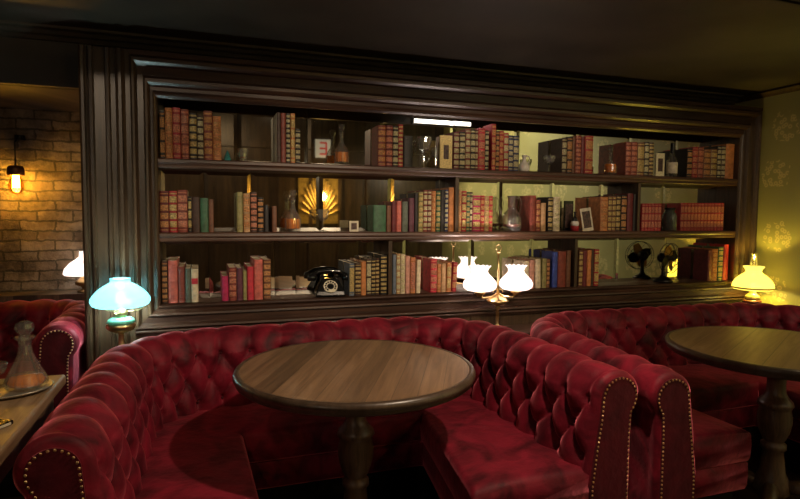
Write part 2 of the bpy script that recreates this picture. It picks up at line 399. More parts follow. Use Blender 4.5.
# carcass
bm = BM(); box(bm, -.03, 0, .02, YM+.02, .80, ZT+.075); obj('side_panel', bm, M_FRAME_V, bc)
bm = BM(); box(bm, OW, OW+.03, .02, YM+.02, .80, ZT+.075); obj('side_panel', bm, M_FRAME_V, bc)
bm = BM(); box(bm, -.03, OW+.03, .02, YM+.02, ZT+.075, ZT+.1); obj('top_board', bm, M_FRAME_H, bc)
bm = BM(); box(bm, 0, OW, .004, YM+.02, Z0-.035, Z0); obj('bottom_board', bm, M_SHELF, bc)
for zs in (S1, S2):
    bm = BM()
    pts = [(.003, 0), (-.004, -.006), (-.006, -.02), (.0, -.03), (-.002, -.036), (-.002, -.045), (.004, -TH), (YM, -TH), (YM, 0)]
    A = [bm.verts.new((0, y, zs+z)) for y, z in pts]; B = [bm.verts.new((OW, y, zs+z)) for y, z in pts]
    bm.faces.new(A); bm.faces.new(B[::-1])
    for i in range(len(pts)):
        j = (i+1) % len(pts); bm.faces.new((A[i], B[i], B[j], A[j]))
    obj('shelf', bm, M_SHELF, bc)
for px, py, z0, z1 in ((456, 200, S2, S1-TH), (637.5, 205, S2, S1-TH), (389.5, 270, Z0, S2-TH), (574.5, 270, Z0, S2-TH)):
    x, _ = on_y(px, py, .03)
    bm = BM(); box(bm, x-.011, x+.011, .015, YM, z0, z1); obj('divider', bm, M_FRAME_V, bc)
# mirror panels with bevelled margins
def mirror(x0, x1, z0, z1):
    bm = BM(); b, d = .020, .0018
    o_ = [bm.verts.new(v) for v in ((x0, YM, z0), (x1, YM, z0), (x1, YM, z1), (x0, YM, z1))]
    i_ = [bm.verts.new(v) for v in ((x0+b, YM-d, z0+b), (x1-b, YM-d, z0+b), (x1-b, YM-d, z1-b), (x0+b, YM-d, z1-b))]
    k_ = [bm.verts.new(v) for v in ((x0, YM+.006, z0), (x1, YM+.006, z0), (x1, YM+.006, z1), (x0, YM+.006, z1))]
    bm.faces.new(i_); bm.faces.new(k_[::-1])
    for q in range(4):
        r = (q+1) % 4
        bm.faces.new((o_[q], o_[r], i_[r], i_[q])); bm.faces.new((k_[q], k_[r], o_[r], o_[q]))
    obj('mirror_panel', bm, M_MIRROR, bc)
for z0, z1, xs in ((S1, ZT+.075, (0, .40, .79, 1.25, 1.71, 2.17, 2.63, 3.08, 3.50, OW)), (S2, S1-TH, (0, .22, .47, .86, 1.3, 1.62, 2.05, 2.45, 2.85, 3.4, OW)),
                   (Z0, S2-TH, (0, .24, .60, .72, 1.1, 1.4, 1.85, 2.3, 2.62, 3.0, 3.45, OW))):
    for a, b in zip(xs, xs[1:]): mirror(a+.001, b-.001, z0, z1)
# reeded pilaster at the left
bm = BM()
xs = [(-.344, .0), (-.344, -.022), (-.334, -.03), (-.322, -.03), (-.316, -.012), (-.306, -.006), (-.300, -.024), (-.286, -.026), (-.280, -.008),
      (-.235, -.004), (-.228, -.02), (-.214, -.022), (-.208, -.006), (-.188, -.004), (-.182, -.026), (-.172, -.032), (-.158, -.032), (-.15, -.018), (-.142, -.010), (-.120, -.008), (-.120, .0)]
body = [(-.344, YB)] + xs + [(-.12, YB)]
for z0, z1 in ((0, 2.11),):
    A = [bm.verts.new((x, y, z0)) for x, y in body]; B = [bm.verts.new((x, y, z1)) for x, y in body]
    bm.faces.new(A); bm.faces.new(B[::-1])
    for i in range(len(body)):
        j = (i+1) % len(body); bm.faces.new((A[i], A[j], B[j], B[i]))
obj('pilaster', bm, M_FRAME_V, bc)
bm = BM(); box(bm, -.12, OW+WR, .02, YB, 2.085, 2.11); box(bm, -.12, OW+WR+.0, -.028, .02, ZT+WT-.002, 2.11); box(bm, OW+.03, OW+WR, .02, YB, .0, 2.1)
obj('frieze', bm, M_FRAME_H, bc)
bm = BM(); box(bm, -.12, OW+WR, -.018, .02, 0, .705)
for i in range(7):
    x = .02+i*.58; box(bm, x, x+.05, -.03, -.018, 0, .69)
obj('lower_panelling', bm, M_FRAME_V, bc)
bm = BM(); box(bm, -.24, OW+WR, -.26, -.018, .595, .62); box(bm, -.22, OW+WR-.02, -.24, -.018, .57, .595); obj('ledge', bm, M_FRAME_H, bc, bevel=.006)
bm = BM(); box(bm, -.12, OW+WR, -.05, -.018, .703, .714); box(bm, -.12, OW+WR, -.036, -.018, .690, .703); obj('dado_rail', bm, M_FRAME_H, bc, bevel=.003)

# ---------------------------------------------------------------- chesterfield booths
def fillet_path(P, rad, step=.01):
    P = [Vector((x, y)) for x, y in P]; out = [P[0]]
    for i in range(1, len(P)-1):
        a, b, c = P[i-1], P[i], P[i+1]
        d0 = (a-b).normalized(); d1 = (c-b).normalized()
        ang = d0.angle(d1); cut = rad/math.tan(ang/2)
        p0 = b+d0*cut; p1 = b+d1*cut
        cen = b+(d0+d1).normalized()*(rad/math.sin(ang/2))
        v0 = p0-cen; v1 = p1-cen
        a0 = math.atan2(v0.y, v0.x); a1 = math.atan2(v1.y, v1.x); da = (a1-a0+PI) % (2*PI)-PI
        n = 40
        for k in range(n+1):
            t = a0+da*k/n; out.append(cen+Vector((math.cos(t), math.sin(t)))*rad)
    out.append(P[-1])
    L = [0]
    for a, b in zip(out, out[1:]): L.append(L[-1]+(b-a).length)
    n = int(L[-1]/step); res = []; j = 0
    for i in range(n+1):
        s = L[-1]*i/n
        while j < len(L)-2 and L[j+1] < s: j += 1
        seg = L[j+1]-L[j]; t = (s-L[j])/seg if seg > 1e-9 else 0
        res.append(out[j].lerp(out[j+1], t))
    return res, L[-1]
def resample(pts, step):
    L = [0]
    for a, b in zip(pts, pts[1:]): L.append(L[-1]+math.hypot(b[0]-a[0], b[1]-a[1]))
    n = int(L[-1]/step); res = []; j = 0
    for i in range(n+1):
        s = L[-1]*i/n
        while j < len(L)-2 and L[j+1] < s: j += 1
        t = (s-L[j])/max(1e-9, L[j+1]-L[j]); a, b = pts[j], pts[j+1]
        res.append((a[0]+(b[0]-a[0])*t, a[1]+(b[1]-a[1])*t))
    return res, L[-1]
PR = [(.12, .40), (.105, .52), (.088, .63), (.082, .70)]
for k in range(0, 23):
    a = R(-2+k*9.6); PR.append((.082*math.cos(a), .70+.080*math.sin(a)))
PR += [(-.058, .64), (-.054, .56), (-.054, .10)]
PROF, PLEN = resample(PR, .009)
SU, SV, V0 = .138, .098, .095
NROW = 3
def tuft(u, v):
    u += .007*math.sin(u*9.1+v*13)+.004*math.sin(u*23+v*31+1); v += .006*math.sin(u*11+2)
    vt = V0+(NROW-1)*SV
    if v <= V0: ph = 0; vv = V0; w = 1
    elif v >= vt: vv = vt
    else: vv = v
    c = (vv-V0)/(2*SV)
    p = u/SU-c; q = u/SU+c
    s = abs(math.sin(PI*p))*abs(math.sin(PI*q))
    puff = s**.42
    amp = .032
    if v > vt:
        f = min(1, (v-vt)/.34); amp *= (.62+.38*max(0, 1-f*5))*(1-f)**.8 if f < 1 else 0
        puff = puff*(1) + 0
    h = amp*puff
    # deep buttons
    k = round((v-V0)/SV); k = max(0, min(NROW-1, k))
    ub = (u/SU-k/2.0); du = (ub-round(ub))*SU; dv = v-(V0+k*SV)
    h -= .020*math.exp(-(du*du+dv*dv)/(.014**2))
    # a soft crease variation
    h += .002*math.sin(u*31+v*17)*math.sin(v*43+u*11)
    return h
BUTTON = None
NAIL = None
def sofa(name, label, P, rad, rect, inset=(.012, .012), ends=(1, 1), wscale=(1, 1), zs=1.0, seat_z=.45, yend=None, group=None, caps=True):
    t = thing(name, label, 'sofa', (0, 0, 0), 0, group)
    path, plen = fillet_path(P, rad)
    n = len(path); bm = BM(); grid = []
    tans = []
    for i in range(n):
        d = (path[min(i+1, n-1)]-path[max(i-1, 0)]).normalized(); tans.append(d)
    inner = []   # seat side
    def frame(i):
        d = tans[i]; return Vector((d.y, -d.x))    # right-hand side of travel = inner when going up, across, down (clockwise)
    for i in range(n):
        u = plen*i/(n-1); nin = frame(i); f = i/(n-1); wsc = wscale[0]*(1-f)+wscale[1]*f
        de = min(u, plen-u); fade = min(1, de/.05); fade = fade*fade*(3-2*fade)
        endin = 0 if de > .03 else (1-math.sqrt(max(0, 1-(1-de/.03)**2)))*.018
        row = []
        for j, (s, z) in enumerate(PROF):
            a = PROF[max(j-1, 0)]; b = PROF[min(j+1, len(PROF)-1)]
            tx, tz = b[0]-a[0], b[1]-a[1]; l = math.hypot(tx, tz); nx, nz = tz/l, -tx/l
            v = PLEN*j/(len(PROF)-1)
            h = tuft(u-plen/2, v)*fade + .010*(1-fade) - endin
            if v > PLEN-.45: h = min(h, .004)
            ss = (s+nx*h)*wsc; zz = (z+nz*h)
            p = path[i]+nin*ss
            row.append(bm.verts.new((p.x, p.y, zz*zs)))
        grid.append(row)
    for i in range(n-1):
        for j in range(len(PROF)-1):
            bm.faces.new((grid[i][j], grid[i+1][j], grid[i+1][j+1], grid[i][j+1]))
    for g in (grid[0], grid[-1]):
        bm.faces.new(g)
    br = obj('backrest', bm, M_VELVET, t, smooth=True)
    # buttons
    global BUTTON, NAIL
    if BUTTON is None:
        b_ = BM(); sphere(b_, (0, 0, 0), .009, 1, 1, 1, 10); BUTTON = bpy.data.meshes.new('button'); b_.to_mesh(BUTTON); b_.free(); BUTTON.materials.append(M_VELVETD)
        for p in BUTTON.polygons: p.use_smooth = True
        b_ = BM(); sphere(b_, (0, 0, 0), .0040, 1, .6, 1, 8); NAIL = bpy.data.meshes.new('nailhead'); b_.to_mesh(NAIL); b_.free(); NAIL.materials.append(M_BRASS)
        for p in NAIL.polygons: p.use_smooth = True
    for k in range(NROW):
        v = V0+k*SV; jf = v/PLEN*(len(PROF)-1); j = int(round(jf)); s, z = PROF[j]
        a = PROF[j-1]; b = PROF[j+1]; tx, tz = b[0]-a[0], b[1]-a[1]; l = math.hypot(tx, tz); nx, nz = tz/l, -tx/l
        m0 = int(-plen/2/SU)-1
        for mI in range(m0, -m0+1):
            u = (mI+k/2.0)*SU+plen/2
            if u < .06 or u > plen-.06: continue
            i = int(round(u/plen*(n-1))); nin = frame(i); f = i/(n-1); wsc = wscale[0]*(1-f)+wscale[1]*f
            p = path[i]+nin*(s-nx*.010)*wsc
            o = link(bpy.data.objects.new('button', BUTTON)); o.parent = br; o.location = (p.x, p.y, (z-nz*.010)*zs)
    # front panels with nailheads
    for e, i in ((0, 0), (1, n-1)):
        if not ends[e]: continue
        nin = frame(i); out = -tans[i] if e == 0 else tans[i]; wsc = wscale[e]
        cx_ = sum(q[0] for q in PROF)/len(PROF)
        ins = []
        poly = [q for q in PROF]
        # inset outline
        for j, (s, z) in enumerate(poly):
            a = poly[max(j-1, 0)]; b = poly[min(j+1, len(poly)-1)]
            tx, tz = b[0]-a[0], b[1]-a[1]; l = math.hypot(tx, tz); nx, nz = tz/l, -tx/l
            ins.append((s-nx*inset[e], z-nz*inset[e]))
        low = [(ins[0][0]+.002, .10)]
        outl = low+ins
        bm = BM()
        base = path[i]
        A = []; B = []
        for s, z in outl:
            p = base+nin*s*wsc
            q = p-out*.01; A.append(bm.verts.new((q.x, q.y, z*zs)))
            q = p+out*.006; B.append(bm.verts.new((q.x, q.y, z*zs)))
        bm.faces.new(A); bm.faces.new(B[::-1])
        for a in range(len(A)):
            b = (a+1) % len(A); bm.faces.new((A[a], B[a], B[b], A[b]))
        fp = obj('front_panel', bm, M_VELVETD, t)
        nl, ll = resample([(s*.93, z-.004) for s, z in outl], .0152)
        for s, z in nl:
            p = base+nin*s*wsc+out*.008
            o = link(bpy.data.objects.new('nailhead', NAIL)); o.parent = fp; o.location = (p.x, p.y, z*zs); o.rotation_euler = (0, 0, math.atan2(out.y, out.x)+PI/2)
    # seat: outer edge hugs the back, inner edge is a rectangle
    (rx0, rx1, ry, rx0f, rx1f) = rect
    def inner_pt(p):
        yy = min(p.y, ry)
        f = min(1, max(0, (ry-yy)/.8))
        a = rx0+(rx0f-rx0)*f; b = rx1+(rx1f-rx1)*f
        return Vector((min(max(p.x, a), b), yy))
    def seatmesh(z0, z1, inset, rnd, puff):
        bm = BM(); g = []
        js = list(range(0, n, 2))
        if js[-1] != n-1: js.append(n-1)
        for i in js:
            nin = frame(i); f = i/(n-1); wsc = wscale[0]*(1-f)+wscale[1]*f
            O = path[i]+nin*.06*wsc
            if yend is not None and path[i].y < yend: continue
            I = inner_pt(O)

            d = (I-O); L_ = d.length; dn = d/L_; I = I-dn*inset
            L2 = (I-O).length
            u = plen*i/(n-1); de = min(u, plen-u) if yend is None else max(0, path[i].y-yend)
            er = max(0, 1-de/.05); drop = (1-math.sqrt(1-er*er))*rnd if er < 1 else rnd
            row = []
            prof2 = [(0, z0), (0, z1-.01)]
            for k in range(1, 13):
                tt = k/12*(L2-rnd); prof2.append((tt, z1+puff*math.sin(PI*min(1, k/12.))**.5-drop*.6))
            for k in range(1, 7):
                a = PI/2*k/6; prof2.append((L2-rnd+rnd*math.sin(a), z1-rnd+rnd*math.cos(a)-drop*.3*(1-k/6)))
            prof2 += [(L2+.004, (z0+z1)/2), (L2, z0+.012), (L2-.012, z0)]
            for (x, z) in prof2:
                p = O+dn*x; row.append(bm.verts.new((p.x, p.y, z*zs)))
            g.append(row)
        m_ = len(g[0])
        for a, b in zip(g, g[1:]):
            for k in range(m_): 
                l = (k+1) % m_; bm.faces.new((a[k], b[k], b[l], a[l]))
        bm.faces.new(g[0]); bm.faces.new(g[-1])
        bmesh.ops.remove_doubles(bm, verts=bm.verts, dist=.0004)
        return bm
    obj('seat_cushion', seatmesh(seat_z-.13, seat_z, 0, .03, .010), M_VELVET, t, smooth=True)
    obj('seat_rail', seatmesh(seat_z-.25, seat_z-.132, .012, .012, 0), M_VELVET, t, smooth=True)
    obj('plinth', seatmesh(0.0, seat_z-.252, .09, .01, 0), M_IRON, t)
    return t
sofa('booth_sofa', 'crimson velvet tufted booth sofa curving around the round table in the middle', [(-.135, -1.64), (-.105, -.43), (1.53, -.43), (1.548, -1.59)], .42,
     (.35, 1.10, -.88, .37, .98), inset=(.021, .012), wscale=(1.0, 1.05))
sofa('booth_sofa', 'crimson velvet tufted booth sofa at right, under the yellow lamp', [(1.752, -1.62), (1.85, -.44), (3.72, -.50), (3.62, -1.7)], .42,
     (2.33, 2.98, -.98, 2.33, 2.95), yend=-1.47, ends=(1, 0), wscale=(.95, 1), zs=.98)
sofa('booth_sofa', 'red velvet tufted booth sofa in the brick alcove at left', [(-2.3, -.1), (-2.2, .74), (-.44, .70), (-.435, -.17)], .25,
     (-1.9, -.85, .15, -1.9, -.85), ends=(0, 1), wscale=(1, 1))

# ---------------------------------------------------------------- tables
def pedestal_table(label, x, y, top_z, r, mt):
    t = thing('round_table', label, 'table', (x, y, 0))
    bm = BM(); lathe(bm, [(0, top_z-.002), (r-.014, top_z-.002), (r-.012, top_z-.02), (0, top_z-.02)], 96); 
    bm.free()
    bm = BM(); lathe(bm, [(0, top_z), (r-.022, top_z), (r-.020, top_z-.028), (0, top_z-.028)], 96); obj('tabletop', bm, mt, t)
    bm = BM()
    lathe(bm, [(r-.0225, top_z+.0005), (r-.014, top_z+.0012), (r-.004, top_z-.003), (r, top_z-.012), (r-.001, top_z-.022), (r-.010, top_z-.029), (r-.006, top_z-.034), (r-.016, top_z-.042),
               (r-.05, top_z-.045), (r-.05, top_z-.028), (r-.0205, top_z-.0275)], 96, closed=True)
    obj('table_edge', bm, M_RIM, t, smooth=True)
    bm = BM()
    pf = [(0, top_z-.03), (.13, top_z-.032), (.13, top_z-.05), (.10, top_z-.06), (.05, top_z-.075), (.040, top_z-.10), (.036, top_z-.16), (.038, .555), (.048, .535), (.066, .515), (.070, .50),
          (.064, .492), (.060, .48), (.066, .45), (.066, .42), (.058, .38), (.044, .345), (.036, .335), (.050, .325), (.050, .305), (.040, .295), (.045, .25), (.05, .20), (.07, .15), (.075, .12), (.04, .07), (0, .07)]
    lathe(bm, pf, 40); obj('pedestal', bm, M_PED, t, smooth=True)
    for k in range(4):
        a = R(35+90*k); bm = BM()
        pts = [(.03, .13), (.10, .15), (.17, .12), (.23, .07), (.28, .04), (.31, .028), (.33, .026)]
        tube(bm, [(q*math.cos(a), q*math.sin(a), z) for q, z in pts], [.028, .032, .03, .026, .022, .022, .024], 10)
        obj('leg', bm, M_PED, t, smooth=True)
    return t
pedestal_table('round plank-topped walnut pedestal table in the middle booth', .737, -1.14, .7575, .439, M_TABLE)
pedestal_table('round yellowish oak pedestal table in the booth at right', 2.565, -1.385, .7575, .448, M_TABLE2)
t = thing('rectangular_table', 'pale wooden rectangular table at left holding the decanter tray', 'table', (-.60, -1.35, 0))
bm = BM(); box(bm, -.5, .357, -.42, .40, .722, .7575); obj('tabletop', bm, M_TABLE3, t, bevel=.008)
bm = BM(); box(bm, -.44, .33, -.36, .34, .65, .722); obj('apron', bm, M_PED, t)
for sx in (-.42, .27):
    for sy in (-.34, .28):
        bm = BM(); lathe(bm, [(0, 0), (.018, 0), (.022, .1), (.03, .4), (.032, .6), (.03, .65), (0, .65)], 16, sx+.02, sy+.02); obj('leg', bm, M_PED, t, smooth=True)

# ---------------------------------------------------------------- lamps
def shade_prof(pts, th=.003):
    return pts+[(max(r-th, .002), z) for r, z in reversed(pts)]
def add_bulb(t, z, power, col, rad=.02, loc=(0, 0)):
    l = light('POINT', 'bulb_light', (loc[0], loc[1], z), power, col, None, rad); l.parent = t; return l
# teal lamp
lx = -.168
t = thing('oil_lamp', 'brass table lamp with glowing turquoise glass shade against the pilaster', 'lamp', (lx, -.15, .62))
bm = BM(); lathe(bm, shade_prof([(.112, .164), (.124, .170), (.133, .187), (.131, .203), (.120, .220), (.100, .242), (.075, .261), (.053, .273), (.044, .279), (.044, .290), (.047, .297)]), 48)
M_TEAL = opal('turquoise_glass', (.80, .98, .98), (.22, .86, 1), 2.0, .8)
_N = M_TEAL.node_tree.nodes; _va = _N.new('ShaderNodeVolumeAbsorption'); _va.inputs['Color'].default_value = (.02, .66, .86, 1); _va.inputs['Density'].default_value = 150
M_TEAL.node_tree.links.new(_va.outputs[0], _N['Material Output'].inputs['Volume'])
obj('lamp_shade', bm, M_TEAL, t, smooth=True)
bm = BM(); lathe(bm, [(0, -.08), (.06, -.08), (.06, -.07), (.03, -.062), (.014, -.05), (.012, .02), (.014, .032), (.03, .036), (.055, .048), (.066, .062), (.066, .074), (.06, .080)], 32); obj('lamp_foot', bm, M_BRASS, t, smooth=True)
bm = BM(); lathe(bm, [(.06, .080), (.066, .086), (.058, .100), (.045, .108), (.03, .112), (0, .112)], 32); obj('oil_font', bm, plain('green_glass', (.12, .42, .30), .12, coat=.8), t, smooth=True)
bm = BM(); lathe(bm, [(0, .110), (.026, .112), (.03, .122), (.03, .136), (.02, .145), (.014, .16), (0, .16)], 24)
for k in range(3):
    a = 2*PI*k/3+.4; tube(bm, [(.02*math.cos(a), .02*math.sin(a), .135), (.08*math.cos(a), .08*math.sin(a), .135), (.128*math.cos(a), .128*math.sin(a), .152)], .0022, 6)
obj('burner', bm, M_BRASS, t, smooth=True)
bm = BM(); lathe(bm, [(0, .16), (.012, .165), (.022, .19), (.024, .205), (.018, .225), (0, .235)], 16); obj('light_bulb', bm, emit('bulb_cool', (.85, 1, .97), 160), t, smooth=True)
add_bulb(t, .262, 3.2, (.72, 1, .92))
add_bulb(t, .185, 2.4, (.72, 1, .92), .015, (.035, -.02))
# double student lamp
t = thing('student_lamp', 'brass twin lamp with two fluted white glass shades beneath the middle shelves', 'lamp', (1.872, -.15, .62), R(-4))
bm = BM(); lathe(bm, [(0, -.08), (.06, -.08), (.06, -.07), (.02, -.06), (.009, -.04), (.010, .05), (.018, .058), (.010, .066), (.02, .076), (.05, .088), (.066, .098), (.066, .104), (.05, .116), (.02, .128), (.008, .14), (0, .14)], 32)
obj('base', bm, M_BRASS, t, smooth=True)
bm = BM(); tube(bm, [(0, 0, .13), (0, 0, .40)], .0065, 10)
tube(bm, [(.018*math.cos(a), 0, .418+.018*math.sin(a)) for a in [2*PI*k/16 for k in range(16)]], .003, 6, closed=True)
sphere(bm, (0, 0, .395), .011, seg=10); obj('centre_rod', bm, M_BRASS, t, smooth=True)
M_OPALW = opal('white_opal_glass', (.93, .88, .86), (1, .86, .82), 2.2, .75)
for sx in (-.117, .117):
    bm = BM(); tube(bm, [(0, 0, .15), (sx*.35, 0, .125), (sx*.8, 0, .118), (sx, 0, .135)], .005, 8)
    tube(bm, [(sx*.1+.02*math.cos(a)*(-1 if sx < 0 else 1), 0, .15+.02*math.sin(a)) for a in [PI*k/8 for k in range(9)]], .003, 6)
    obj('arm', bm, M_BRASS, t, smooth=True)
    bm = BM(); lathe(bm, [(0, .125), (.014, .128), (.02, .14), (.032, .146), (.034, .158), (.022, .168), (.016, .18), (0, .18)], 24, sx, 0); obj('burner', bm, M_OLDBRASS, t, smooth=True)
    bm = BM()
    pts = [(.050, .162), (.078, .168), (.096, .182), (.101, .200), (.094, .222), (.072, .246), (.053, .264), (.046, .280), (.050, .294), (.060, .305), (.066, .311)]
    lathe(bm, shade_prof(pts), 72, sx, 0)
    for v in bm.verts:
        if v.co.z > .300:
            a = math.atan2(v.co.y, v.co.x-sx); k = (v.co.z-.300)/.011
            v.co.z += .0035*k*math.cos(14*a); rr = 1+.03*k*math.cos(14*a); v.co.x = sx+(v.co.x-sx)*rr; v.co.y *= rr
    obj('lamp_shade', bm, M_OPALW, t, smooth=True)
    bm = BM(); lathe(bm, [(0, .18), (.012, .185), (.02, .205), (.02, .225), (.012, .24), (0, .245)], 16, sx, 0); obj('light_bulb', bm, emit('bulb_white', (1, .9, .85), 14), t, smooth=True)
    add_bulb(t, .275, 4.5, (1, .80, .70), .02, (sx, 0))
    add_bulb(t, .195, 2.2, (1, .80, .70), .012, (sx, -.035))
# yellow lamp
t = thing('oil_lamp', 'table lamp with glowing yellow glass shade and clear chimney by the wallpaper', 'lamp', (3.92, -.16, .62))
M_YEL = opal('yellow_opal_glass', (.98, .93, .50), (1, .88, .26), 2.2, .8)
bm = BM(); lathe(bm, shade_prof([(.122, .098), (.131, .104), (.133, .116), (.128, .140), (.112, .168), (.085, .194), (.062, .210), (.050, .224), (.053, .240), (.066, .256), (.068, .262)]), 56)
obj('lamp_shade', bm, M_YEL, t, smooth=True)
bm = BM(); lathe(bm, [(.128, .104), (.1345, .105), (.1355, .110), (.1345, .115), (.13, .116)], 56); obj('shade_rim', bm, plain('yellow_band', (.6, .42, .06), .3), t, smooth=True)
bm = BM(); lathe(bm, shade_prof([(.022, .07), (.03, .11), (.03, .15), (.024, .19), (.024, .35)], .0015), 28); obj('chimney', bm, M_THIN, t, smooth=True)
bm = BM(); lathe(bm, [(0, -.08), (.062, -.08), (.062, -.066), (.03, -.055), (.03, -.01), (.062, 0), (.062, .014), (.055, .022), (.04, .026), (0, .026)], 32); obj('lamp_foot', bm, plain('oxblood_wood', (.13, .03, .02), .25, coat=.5), t, smooth=True)
bm = BM(); lathe(bm, [(0, .026), (.045, .026), (.050, .036), (.044, .052), (.028, .064), (.02, .075), (.024, .085), (.0, .09)], 32); obj('oil_font', bm, plain('yellow_font_glass', (.75, .62, .18), .15, coat=.6), t, smooth=True)
bm = BM(); lathe(bm, [(0, .09), (.010, .095), (.014, .115), (.012, .14), (0, .15)], 16); obj('light_bulb', bm, emit('bulb_yellow', (1, .82, .35), 40), t, smooth=True)
add_bulb(t, .20, 13.0, (1, .70, .08), .012)
add_bulb(t, .118, 2.2, (1, .72, .14), .01, (0.0, -.04))
for r_ in [o for o in bpy.data.objects if o.parent is None and o.get('category') == 'lamp']:
    for c_ in r_.children:
        if c_.type == 'LIGHT': c_.location.z += .08
        else: c_.location.z = .08
# alcove lamp
t = thing('oil_lamp', 'brass lamp with white glass shade half hidden by the pilaster', 'lamp', (-.50, .93, .80))
bm = BM(); lathe(bm, shade_prof([(.120, .110), (.128, .118), (.120, .15), (.09, .185), (.055, .21), (.036, .225), (.034, .26)]), 40); obj('lamp_shade', bm, M_OPALW, t, smooth=True)
bm = BM(); lathe(bm, [(0, 0), (.05, 0), (.05, .01), (.02, .02), (.03, .035), (.06, .05), (.06, .07), (.03, .09), (.02, .12), (0, .12)], 32); obj('lamp_foot', bm, M_OLDBRASS, t, smooth=True)
bm = BM(); lathe(bm, [(0, .12), (.014, .13), (.02, .16), (.014, .18), (0, .19)], 16); obj('light_bulb', bm, emit('bulb_white_two', (1, .92, .85), 14), t, smooth=True)
add_bulb(t, .215, 1.2, (1, .85, .72), .015)
bm = BM(); box(bm, -2.4, -.33, .84, 1.05, .76, .80); struct('trim_3', bm, M_PLANK)
# edison lamp on the brick wall
ex, ez = -.865, 1.53
t = thing('wall_lamp', 'bare amber filament bulb hanging in a black holder on the brick wall', 'lamp', (ex, .93, ez))
bm = BM(); tube(bm, [(.0, 0, .06), (0, 0, .20), (0, .06, .24), (0, .12, .24)], .006, 8); lathe(bm, [(0, .225), (.03, .225), (.03, .255), (0, .255)], 16, 0, .11); obj('bracket', bm, M_IRON, t)
bm = BM(); lathe(bm, [(.0, .06), (.035, .058), (.045, .045), (.048, .0), (.044, .0), (.04, .04), (0, .05)], 24); obj('lamp_holder', bm, plain('dark_copper', (.16, .07, .03), .4, .6), t, smooth=True)
bm = BM(); lathe(bm, [(.018, .02), (.022, 0), (.034, -.03), (.042, -.06), (.040, -.085), (.026, -.108), (0, -.116)], 24); obj('glass_bulb', bm, thin_glass('amber_bulb_glass', (1, .72, .25), .05), t, smooth=True)
bm = BM()
for k in range(5):
    a = 2*PI*k/5; tube(bm, [(.014*math.cos(a), .014*math.sin(a), -.0), (.016*math.cos(a), .016*math.sin(a), -.075)], .0045, 6)
obj('filament', bm, emit('filament_glow', (1, .66, .16), 90), t)
add_bulb(t, -.05, 6.5, (1, .62, .14), .03)
bm = BM(); box(bm, -.03, .09, .10, .12, -.14, .02)

# ---------------------------------------------------------------- books
GOLD = plain('tooled_gold', (.74, .52, .22), .45, .15, noise=.55, nscale=160)
CREAMP = plain('worn_cream_tooling', (.80, .64, .40), .6, noise=.5, nscale=160)
TANP = plain('worn_tan_tooling', (.66, .36, .15), .6, noise=.5, nscale=160)
PINKP = plain('worn_rose_tooling', (.70, .30, .19), .6, noise=.5, nscale=160)
COL = {
 'black': ((.015, .012, .012), 'black'), 'darkbrown': ((.05, .022, .014), 'dark brown'), 'brown': ((.15, .06, .03), 'brown'), 'redbrown': ((.22, .045, .03), 'red-brown'),
 'maroon': ((.13, .015, .02), 'maroon'), 'red': ((.36, .02, .028), 'red'), 'brightred': ((.50, .03, .05), 'bright red'), 'salmon': ((.52, .13, .10), 'faded salmon-red'),
 'orange': ((.50, .19, .06), 'orange-brown'), 'tan': ((.48, .29, .14), 'tan'), 'cream': ((.66, .56, .38), 'cream'), 'pink': ((.55, .27, .20), 'dusty pink'),
 'green': ((.045, .12, .06), 'dark green'), 'greygreen': ((.10, .12, .09), 'grey-green'), 'olive': ((.27, .24, .09), 'olive'), 'navy': ((.02, .03, .10), 'navy'),
 'blue': ((.04, .07, .32), 'blue'), 'slate': ((.12, .15, .19), 'slate-blue'), 'magenta': ((.42, .02, .09), 'crimson-pink'), 'purple': ((.11, .03, .05), 'plum-brown')}
def leather(c): return plain('leather_'+COL[c][0].__class__.__name__+c, COL[c][0], .48, noise=.3, nscale=40)
PAN = {'g': (GOLD, 'gold panels'), 'c': (CREAMP, 'cream panels'), 't': (TANP, 'tan panels'), 'p': (PINKP, 'rose panels')}
ORD = ['first', 'second', 'third', 'fourth', 'fifth', 'sixth', 'seventh', 'eighth', 'ninth', 'tenth', 'eleventh', 'twelfth', 'thirteenth', 'fourteenth', 'fifteenth', 'sixteenth', 'seventeenth', 'eighteenth']
